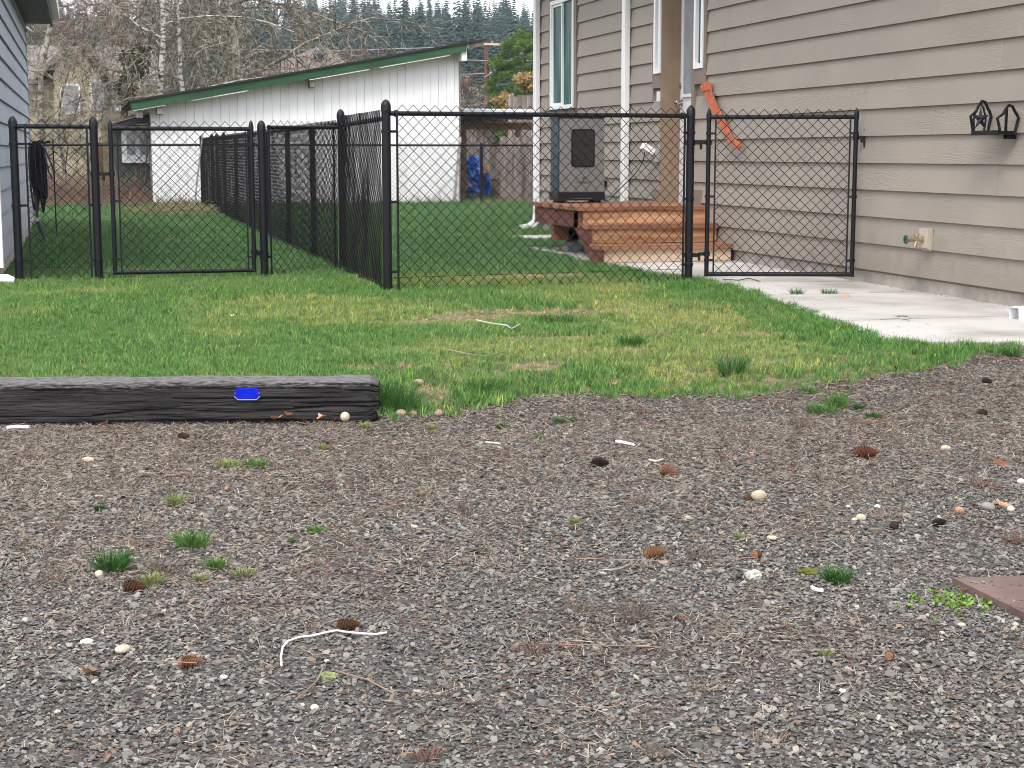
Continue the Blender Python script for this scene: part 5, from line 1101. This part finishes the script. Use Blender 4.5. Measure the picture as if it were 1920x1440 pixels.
# ------------------------------------------------------------------ small things on the ground
def onG(px, py, dz=0): q = G(px, py); return Vector((float(q[0]), float(q[1]), float(q[2])+dz))
def kpx(q): z = (Vector(q)-Vector(_C)).dot(Vector(_F)); return FPX/z
def cone_mesh(seed, L=1., R=.29):
    r = np.random.default_rng(seed); mb = MB(); N_ = 88
    mb.lathe((0,0,0), [(.02, -.5), (R*.55, -.42), (R*.7, -.1), (R*.6, .2), (R*.25, .45), (.02, .5)], 8, 'X')
    for i in range(N_):
        t_ = i/N_; x_ = -.47+.95*t_; a = i*2.4; rad = R*math.sin(math.pi*min(1, .22+.78*t_)**.9)**.75+.02; 
        o = np.array([0, math.cos(a), math.sin(a)]); s = np.array([0, -math.sin(a), math.cos(a)]); c_ = np.array([x_, 0, 0]); w_ = .085*(rad/R)+.02
        b0 = c_+o*rad*.45; m1 = c_+o*rad*.85+np.array([.05, 0, 0]); tip = c_+o*rad*1.05+np.array([.085, 0, 0]); V = [b0-s*w_*.6, b0+s*w_*.6, m1+s*w_, tip+s*w_*.45, tip-s*w_*.45, m1-s*w_, c_+o*rad*.7+np.array([.09, 0, 0])]
        mb.add(V, [(0,1,2,5), (5,2,3,4), (4,3,6), (3,2,6), (5,4,6)])
    return mb
CMESH = {}
def cone(px, py, wpx, m_, label, ang=0, tip=False):
    p = onG(px, py); s = wpx/kpx(p); e = thing('pine_cone', label, 'pine cone', tuple(p+Vector((0, 0, s*.22+.004))), 'pine cones on the gravel'); e.rotation_euler = (0, RNG.normal(0, .12), R_(-YAW+ang)); e.scale = (s, s, s)
    mb = cone_mesh(px); part('scales', mb, m_, e, world=False)
    if tip: part('broken_end', MB().lathe((0,0,0), [(.25, -.50), (.29, -.40), (.22, -.30)], 10, 'X'), M_conetip, e, 40, world=False)
for a in [(251,1112,44,M_cone,'dark brown pine cone below the egg-shaped pebble at left',8,False),(357,1253,42,M_conetip,'pale-ended pine cone with spiral scales near the orange leaf',-4,True),(652,1184,44,M_cone,'greyish pine cone touching the white cord',5,False),(1252,892,34,M_conetip,'light brown pine cone right of the black cone',0,False),(1124,877,34,M_conedark,'blackened pine cone on mid gravel',2,False),(1228,1048,44,M_conetip,'banded tan pine cone beside a straight straw',6,False),(1420,1047,26,M_cone,'stubby pine cone with an orange end above the lichen lump',50,True),(1668,1238,28,M_cone,'round pine cone seen end-on near the right edge',70,True),(1622,860,44,M_leafdark,'long rusty red cone among weeds at right',0,False),(1677,993,26,M_conedark,'small dark cone near two cream pebbles at right',60,False),(1760,988,28,M_conedark,'dusky cone right of the small dark cone',10,False),(1843,780,22,M_conedark,'little dark cone near the concrete side of gravel',30,False),(1850,720,20,M_conedark,'tiny dark cone just below the concrete path',10,False),(344,825,24,M_cone,'striped brown cone in front of the timber',0,False),(1201,778,18,M_cone,'small ragged brown cone below the lawn edge',60,False),(1403,939,20,M_cone,'dark cone touching the big cream stone',40,False)]:
    cone(*a)
def pebble(px, py, wpx, m_, label, flat=.6, hh=None):
    p = onG(px, py); s = wpx/kpx(p)/2; m = blob((0,0,0), (s, s*.8, s*flat), px % 97, .16, 2, 1.3); m.materials.append(m_); m.polygons.foreach_set('use_smooth', [True]*len(m.polygons))
    o = tag(part('pebble', m, None), label, 'pebble', 'loose pebbles'); o.location = p+Vector((0, 0, s*flat*.55+.003)); o.rotation_euler = (0, 0, px*.7)
for a in [(165,867,26,M_pebble,'cream oblong pebble alone on upper left gravel',.45),(186,1083,20,M_pebble,'egg-shaped cream pebble below the darkest green tuft',.8),(230,1224,34,M_pebble,'flat cream pebble left of the pale-ended cone',.5),(162,1208,26,M_white,'white flat chip above the orange leaf',.4),(647,788,20,M_pebble,'round pale pebble at the end of the timber',.95),(500,791,22,M_greypebble,'grey rounded pebble against the timber foot',.8),(1423,938,34,M_pebble,'large cream half-round stone on right gravel',.7),(1614,977,22,M_pebble,'yellow cream pebble in a cluster at right',.7),(1602,978,12,M_pebble,'small cream chip touching the yellow cream pebble',.6),(1645,954,14,M_white,'white oval pebble above the cream cluster',.6),(1590,953,13,M_white,'small white pebble left of the white oval one',.5),(1448,1013,24,M_pebble,'flat beige pebble above the orange-ended cone',.4),(1852,957,30,M_greypebble,'large grey pebble beside orange leaves at right',.6),(1895,960,18,M_pebble,'pale pebble touching the orange leaf at right edge',.8),(1773,845,20,M_pebble,'cream pebble near a rusty leaf on the right',.6),(1914,908,18,M_white,'white lump of stone at the right edge',.7),(1803,1176,17,M_pebble,'cream pebble below the brown plate',.5),(1904,1175,16,M_pebble,'pale pebble close under the brown plate edge',.5),(1766,1191,14,M_pebble,'dull pebble left of the cream one under the plate',.5),(420,1273,18,M_white,'white flat chip right of the pale-ended cone',.35),(363,1231,12,M_pebble,'tiny cream pebble just above the pale-ended cone',.6),(1579,1301,14,M_white,'bright white chip low on the right gravel',.7),(613,1244,15,M_pebble,'yellowish chip to the right of the cord end',.5),(590,1333,22,M_pebble,'beige stone near the bottom twig',.6),(785,722,22,M_pink,'tan pebble on the lawn right of the timber',.6),(752,780,26,M_pink,'pinkish pebble at the grass tuft foot by timber',.6),(775,780,20,M_pink,'second pinkish pebble beside the timber grass tuft',.6),(823,780,24,M_pink,'tan stone below the bare patch at lawn edge',.6),(1587,561,14,M_log,'reddish brown lump lying on the concrete path',.8),(1798,963,20,M_leaf,'orange blunt leaf bit left of the grey pebble',.8)]:
    if a[4]: pebble(*a)
def leaf(px, py, wpx, m_, label, seed=None, stand=0.):
    p = onG(px, py); s = wpx/kpx(p)/2; r = np.random.default_rng(px); n = 16; V = [(0,0,.10*s)]; 
    for i in range(n):
        a = 2*math.pi*i/n; rr = (1 if i % 2 == 0 else .76)*(1+.25*math.cos(a*2))*r.uniform(.75, 1.1); x_ = rr*math.cos(a); y_ = rr*.75*math.sin(a); V.append((s*x_, s*y_, s*(.35*x_*x_+.3*y_*r.uniform(.2, 1.2)+.12*r.random())))
    V += [(x_, y_, z_-.0012) for x_, y_, z_ in V]; F = [(0, i+1, (i+1) % n+1) for i in range(n)]+[(n+1, n+2+(i+1) % n, n+2+i) for i in range(n)]+[(i+1, n+2+i, n+2+(i+1) % n, (i+1) % n+1) for i in range(n)]
    m = MB().add(V, F).mesh('leaf'); m.materials.append(m_); o = tag(part('fallen_leaf', m, None), label, 'leaf', 'fallen leaves'); o.location = p+Vector((0, 0, .008+stand*s)); o.rotation_euler = (.25+stand, RNG.normal(0, .2), px*1.3)
for a in [(172,1267,46,M_leaf,'big dull orange leaf at lower left'),(446,790,24,M_leaf,'orange leaf tucked under the timber below the reflector'),(520,788,26,M_leaf,'tan curled leaf beside the grey pebble at the timber'),(541,780,16,M_leafdark,'brown leaf standing against the timber split'),(603,787,28,M_leaf,'red orange leaf near the timber end'),(568,800,18,M_leafdark,'dark rust leaf in front of the timber'),(165,797,22,M_leaf,'orange leaf below the timber far left'),(195,799,18,M_leaf,'torn orange leaf beside another under the timber'),(345,811,16,M_leaf,'small red leaf in front of timber'),(1407,856,20,M_leaf,'orange leaf alone on upper right gravel'),(1880,951,30,M_leaf,'pointed orange leaf at the right edge of gravel'),(1868,922,20,M_leaf,'orange leaf beside a dark leaf at right'),(1842,920,14,M_leafdark,'red-brown leaf left of an orange leaf at right'),(1875,873,34,M_leafdark,'faded rust leaf cluster on the right gravel'),(205,914,22,M_leafdark,'reddish leaf fragments on the left gravel'),(424,922,14,M_leaf,'small orange leaf on mid-left gravel'),(322,897,14,M_leaf,'small curled tan leaf under the long grass strip'),(360,948,20,M_leafdark,'dark red leaf beside a small tuft'),(1052,1220,22,M_leafdark,'pair of red-brown leaf scraps in dead weeds'),(1285,1166,16,M_leafdark,'curled rust leaf on the mid-right gravel'),(1917,1212,16,M_leafdark,'rust leaf cut by the right frame edge'),(1807,1112,12,M_leafdark,'small brown leaf on the plate corner'),(1583,719,20,M_leaf,'pink tan leaf at the lawn edge on right'),(1150,723,16,M_leaf,'orange leaf in the grass at the lawn edge'),(943,545,20,M_leaf,'tan leaf in the grass under the long fence panel'),(1154,532,10,M_leaf,'small tan leaf by the fence near the path'),(1126,578,10,M_leafdark,'red leaf beyond the straw patch'),(1200,603,12,M_leafdark,'brown leaf in yellow grass before the path'),(597,514,18,M_leaf,'orange leaf in grass under the short fence panel'),(488,543,14,M_leaf,'orange leaf on the lawn before the gate post'),(243,650,14,M_leaf,'small red orange leaf on the near left lawn'),(268,640,12,M_white,'white scrap on the near left lawn'),(1839,678,16,M_leafdark,'red leaf where the lawn meets gravel at right'),(1678,693,18,M_leafdark,'dark leaf in the grass fringe at right'),(1635,663,10,M_leaf,'tan leaf in the right side lawn'),(435,594,10,M_white,'pale leaf scrap on the left lawn'),(698,630,9,M_leafdark,'brown scrap on the mid lawn'),(1008,547,16,M_lichen,'pale lichen flake in grass by the fence')]:
    leaf(*a)
leaf(722, 752, 24, M_leaf, 'tan leaf caught upright in the tuft beside the timber end', stand=1.2)
# white cord, bone-like chips, sticks
def groundpath(pts, dz=.006): return [onG(*p, dz) for p in pts]
tag(part('loose_cord', MB().tube(groundpath([(528,1256),(527,1240),(530,1222),(540,1210),(560,1203),(585,1200),(615,1193),(632,1190),(650,1193),(680,1196),(705,1197),(725,1194)], .010), .0026, 7), M_string, smooth=60), 'white cord lying in a curve on the gravel', 'cord')
for i, (pts, r, m_, l_, c_) in enumerate([([(911,835),(925,836),(938,838)], .0045, M_lichen, 'short white lichened stick on the upper gravel', 'stick'), ([(1155,833),(1172,836),(1188,840)], .0055, M_white, 'white peeled stick on the upper right gravel', 'stick'), ([(1217,868),(1230,871),(1243,867)], .004, M_pebble, 'short forked pale stick above the light cone', 'stick'), ([(1522,1110),(1530,1114),(1543,1116)], .005, M_white, 'small white stick chip below the moss', 'stick'), ([(14,808),(30,806),(55,807)], .010, M_white, 'white crumpled strip at the far left of gravel', 'paper'), ([(1130,1077),(1160,1075),(1178,1068),(1185,1060)], .0022, M_straw2 if 'M_straw2' in globals() else M_bark, 'thin curved twig with lichen near the banded cone', 'twig'), ([(1080,1062),(1300,1068),(1420,1060)], .0012, M_brush, 'long straight straw beside the banded cone', 'straw'), ([(250,1260),(310,1258),(370,1262)], .0012, M_brush, 'thin straw right of the big orange leaf', 'straw'), ([(555,1322),(575,1306),(596,1285),(606,1262)], .002, M_brush, 'greenish twig rising to a fan of lichen', 'twig'), ([(630,1268),(690,1285),(740,1312)], .0016, M_brush, 'dry twig trailing right from the lichen fan', 'twig'), ([(1290,616),(1335,622),(1325,640)], .002, M_brush, 'bent pale twig on the lawn before the path', 'twig'), ([(893,612),(920,618),(950,622),(960,628),(975,620)], .004, M_lichen, 'lichen covered branch lying on the lawn', 'stick'), ([(835,668),(880,678),(915,682),(945,672)], .0028, M_brush, 'thin curved twig on the near lawn', 'twig'), ([(1355,530),(1385,532),(1405,528),(1425,534)], .004, M_darktwig, 'dark twig on the concrete under the gate', 'twig'), ([(1650,607),(1685,606),(1705,609)], .002, M_darktwig, 'fine dark twig on the nearest slab', 'twig'), ([(1010,1225),(1100,1227),(1250,1232)], .0013, M_brush, 'long pale straw near the bottom right clump', 'straw')]):
    dz_ = .022 if c_ == 'straw' or i in (13, 14) else .012 if i < 10 else .035
    tag(part('stick' if c_ != 'paper' else 'paper_strip', MB().tube(groundpath(pts, dz_ if i not in (13,14) else .026), r, 5), m_, smooth=60), l_, c_)
def lump(px, py, wpx, m_, label, cat, flat=.5, nm='lichen_lump', n=260):
    p = onG(px, py); s = wpx/kpx(p)/2; g = np.random.default_rng(px); e = thing(nm, label, cat, tuple(p)); m = blob((0,0,s*flat*.4), (s, s*.7, s*flat), px % 31, .5, 3, 5); m.materials.append(m_); part('mass', m, None, e, world=False)
    mm_ = leafcloud([(0, 0, s*flat*.5)], [(s, s*.75, s*flat)], n, s*.16, px, .5); mm_.materials.append(m_); part('flakes', mm_, None, e, world=False)
lump(1412, 1085, 30, M_lichen, 'white crusty lichen lump below the orange-ended cone', 'lichen', .8); lump(615, 1275, 40, M_ivy if False else mat('green_lichen', (.22,.25,.12), .9, .3, 40), 'fan of grey-green lichen near the cord', 'lichen', .5)
lump(1515, 1077, 42, M_moss, 'yellow-green moss cushion beside a grass tuft', 'moss', .35, 'moss_cushion'); lump(1288, 973, 20, M_lichen, 'pale green lichen scrap on the centre gravel', 'lichen', .4); lump(1133, 1076, 16, M_lichen, 'small lichen scrap at the twig end', 'lichen', .4); lump(768, 1050, 14, M_lichen, 'tiny lichen tuft on the middle gravel', 'lichen', .4)
mc = thing('clover_patch', 'bright green low clover creeping beside the brown plate', 'plant', tuple(onG(1790, 1130)))
g = np.random.default_rng(3); cs = [tuple(onG(g.normal(1790, 38), g.normal(1130, 10), .006)-Vector(mc.location)) for _ in range(60)]; m = leafcloud(cs, np.full((60, 3), .008), 700, .006, 3, .7); m.materials.append(mat('clover_green', (.16,.28,.05), .6, .3, 30)); part('leaves', m, None, mc, world=False)
P4 = [onG(1785, 1098), onG(1925, 1168), onG(2080, 1150), onG(1960, 1094)]
pl = tag(part('rusty_plate', MB().prism([(p.x, p.y) for p in P4], GZ-.02, GZ+.022), M_rust), 'flat brown square paver sunk in gravel at the right edge', 'paver')
g = np.random.default_rng(12); pb = np.array([[p.x, p.y] for p in P4]); n = 130; u_, v_ = g.random((n, 1)), g.random((n, 1))**1.6; q = (pb[0]*(1-u_)+pb[3]*u_)*v_+(pb[1]*(1-u_)+pb[2]*u_)*(1-v_)
scatter('paver_grit', np.concatenate([q, np.full((n, 1), GZ+.0235)], 1), np.stack([g.normal(0, .2, n)]*2+[g.uniform(0, 6.28, n)], 1), g.uniform(.0015, .006, n), g.integers(0, 12, n), palette(n, [(.12,.11,.10), (.25,.22,.18), (.35,.26,.14)], [5, 3, 1]), [stone_mesh(i) for i in range(12)], 'grit and stone crumbs lying on the brown paver', 'grit')
# grass tufts growing in the gravel
M_tuftgreen = [mat('tuft_green', (.05,.13,.025), .6, .35, 30, col2=(.12,.24,.05)), mat('tuft_dark', (.022,.085,.018), .6, .35, 30, col2=(.06,.16,.03)), mat('tuft_pale', (.20,.24,.08), .7, .3, 30)]
def gtuft(px, py, wpx, hpx, kd, label, nb=None, cat='grass tuft', m_=None, nm='grass_tuft', upr=.5):
    p = onG(px, py); k_ = kpx(p); s = wpx/k_/2; h = hpx/k_; g = np.random.default_rng(px+py); nb = nb or int(70+wpx*2.2); V = []; F = []
    for b in range(nb):
        a = g.uniform(0, 6.28); rr = s*.62*math.sqrt(g.random()); bx, by = rr*math.cos(a), rr*math.sin(a); l = g.uniform(.1, upr*2); L = h*g.uniform(.6, 1.25); la = a+g.normal(0, .6); wa = g.uniform(0, 3.14); wx, wy = math.cos(wa)*.0013, math.sin(wa)*.0013
        o = [(0, 0), (.45, .55), (.85, .9), (1.25, .95)]; i0 = len(V)
        for j, (u_, v_) in enumerate(o):
            ww = [1, .9, .6, .1][j]; V += [(bx+math.cos(la)*l*L*u_*.8-wx*ww, by+math.sin(la)*l*L*u_*.8-wy*ww, L*v_*(1-.35*l)), (bx+math.cos(la)*l*L*u_*.8+wx*ww, by+math.sin(la)*l*L*u_*.8+wy*ww, L*v_*(1-.35*l))]
        for j in range(3): F.append((i0+2*j, i0+2*j+1, i0+2*j+3, i0+2*j+2))
    m = mesh_np('blades', V, F); m.materials.append(m_ or M_tuftgreen[kd]); o = tag(part(nm, m, None), label, cat, 'grass tufts in the gravel' if cat == 'grass tuft' else 'dead weeds in the gravel'); o.location = p; return o
for a in [(212,1070,90,40,1,'dark green full tuft above the egg-shaped pebble'),(360,1027,80,36,0,'bright round grass tuft on left gravel'),(405,1068,50,24,0,'short green tuft left of a thin grass strip'),(458,1080,60,14,2,'thin pale grass strip beside the short tuft'),(375,1090,32,14,2,'sparse pale sprouts below the short tuft'),(430,877,70,16,2,'yellowish low grass strip on upper left gravel'),(482,877,60,18,0,'green end of the long grass strip'),(330,948,44,22,2,'wispy tuft beside a dark red leaf'),(188,958,24,14,1,'tiny tuft alone on the left gravel'),(592,1000,46,14,0,'low green tuft on the middle-left gravel'),(545,1020,18,12,1,'tiny sprout near the low middle tuft'),(1540,775,80,22,0,'wide grass tuft on gravel below the lawn at right'),(1570,765,56,32,0,'taller blades joined to the wide tuft below the lawn'),(1610,769,28,14,1,'small tuft right of the wide one'),(1638,785,44,14,1,'low dark tuft nearest the right gravel'),(1515,735,60,14,0,'grass remnant between lawn edge and gravel'),(1570,1092,66,32,1,'tuft growing from the moss cushion'),(1050,795,28,14,1,'small tuft under the lawn edge mid-frame'),(1075,792,16,10,1,'tiny tuft right of the small mid one'),(940,805,22,12,1,'little dark sprout below the straw gap'),(812,808,26,12,2,'pale small tuft near the timber end'),(1013,824,22,10,0,'short sprout on the upper gravel'),(684,806,24,16,2,'sparse tuft at the timber corner'),(1078,985,24,14,2,'faint tuft on centre gravel'),(1385,1010,30,10,2,'faint green sprigs left of the beige pebble'),(1545,1230,34,12,2,'pale sprig low on the right gravel'),(605,845,20,14,2,'pale sprig in front of the timber'),(285,1095,60,20,2,'straw-coloured stubble right of the egg pebble')]: gtuft(*a)
for a in [(750,772,84,62,1,'thick green tuft at the end of the timber'),(722,762,44,54,1,'tuft hugging the timber end face below the upright leaf'),(905,735,90,34,0,'dense tuft on the sloping lawn edge'),(1895,668,60,18,1,'thin tuft at the corner of concrete and gravel'),(1370,705,70,44,1,'feathery young weed in the front lawn'),(1185,650,80,26,1,'dark green clump on the yellow lawn'),(1040,610,110,26,1,'dark grass island beside the straw patch'),(1493,556,26,18,1,'weed tuft in the joint of the concrete path'),(1555,555,44,14,1,'low weed strip in the same path joint'),(1690,600,26,10,1,'small weed in the nearest slab joint')]:
    gtuft(a[0], a[1], a[2], a[3], a[4], a[5])
for o in COL.objects:
    if o.get('label', '').startswith(('thick green tuft at', 'tuft hugging', 'dense tuft on', 'thin tuft at the corner', 'feathery', 'dark green clump on the y', 'dark grass island', 'weed tuft in', 'low weed strip', 'small weed in')): o['group'] = 'clumps of taller grass'
for a in [(1080,1150,80,34,'brown dead weed clump in the mid-right gravel'),(1190,1160,70,46,'taller dead weed clump right of another'),(1000,1225,90,26,'reddish sprawling dead weeds near the leaf scraps'),(1310,1050,70,36,'grey spiky dead weed near the tan cone'),(1440,1345+50,110,22,'pale dead grass clump at the bottom right'),(1320,1290,90,16,'flat straw-coloured clump on lower right gravel'),(800,1425,70,30,'dark red weed clump at the bottom edge'),(1215,940,100,18,'thin brown dead grass patch on centre-right gravel'),(1230,1420,60,26,'dark weed clump at the bottom right edge'),(880,965,44,36,'faint upright dead stalks on centre gravel'),(1660,970,70,20,'grey dead grass near the dark cones'),(1840,915,70,28,'brown dead weeds around the right leaves'),(1900,1020,60,30,'reddish weed clump at the right frame edge'),(100,1090,60,30,'upright dead stalks at the left edge'),(300,1075,50,34,'thin dark stalks between the two green tufts'),(1545,905,70,34,'dark twiggy weed on the right gravel'),(1300,770,70,24,'dead stalk row below the lawn edge'),(1500,800,60,22,'brown stalks under the wide tuft')]:
    gtuft(a[0], a[1], a[2], a[3], 0, a[4], 60, 'dead weed', M_redtwig if a[0] in (1000, 800, 1900, 1840) else (M_brush if a[0] in (1440, 1320, 1215, 1660) else M_darktwig), 'dead_weed', .9)

# ------------------------------------------------------------------ thin haze over the valley
hz = part('haze', MB().box((-300, -50, -1.2), (450, 440, 62)), None, kind='stuff')
hm_ = bpy.data.materials.new('haze'); hm_.use_nodes = True; t = hm_.node_tree; t.nodes.remove(t.nodes['Principled BSDF']); pv = t.nodes.new('ShaderNodeVolumePrincipled')
pv.inputs['Color'].default_value = (.80, .88, 1, 1); pv.inputs['Density'].default_value = .0004; pv.inputs['Anisotropy'].default_value = .2
t.links.new(pv.outputs[0], t.nodes['Material Output'].inputs['Volume']); hz.data.materials.append(hm_); hz['label'] = 'thin pale haze over the wooded hill'; hz['category'] = 'haze'
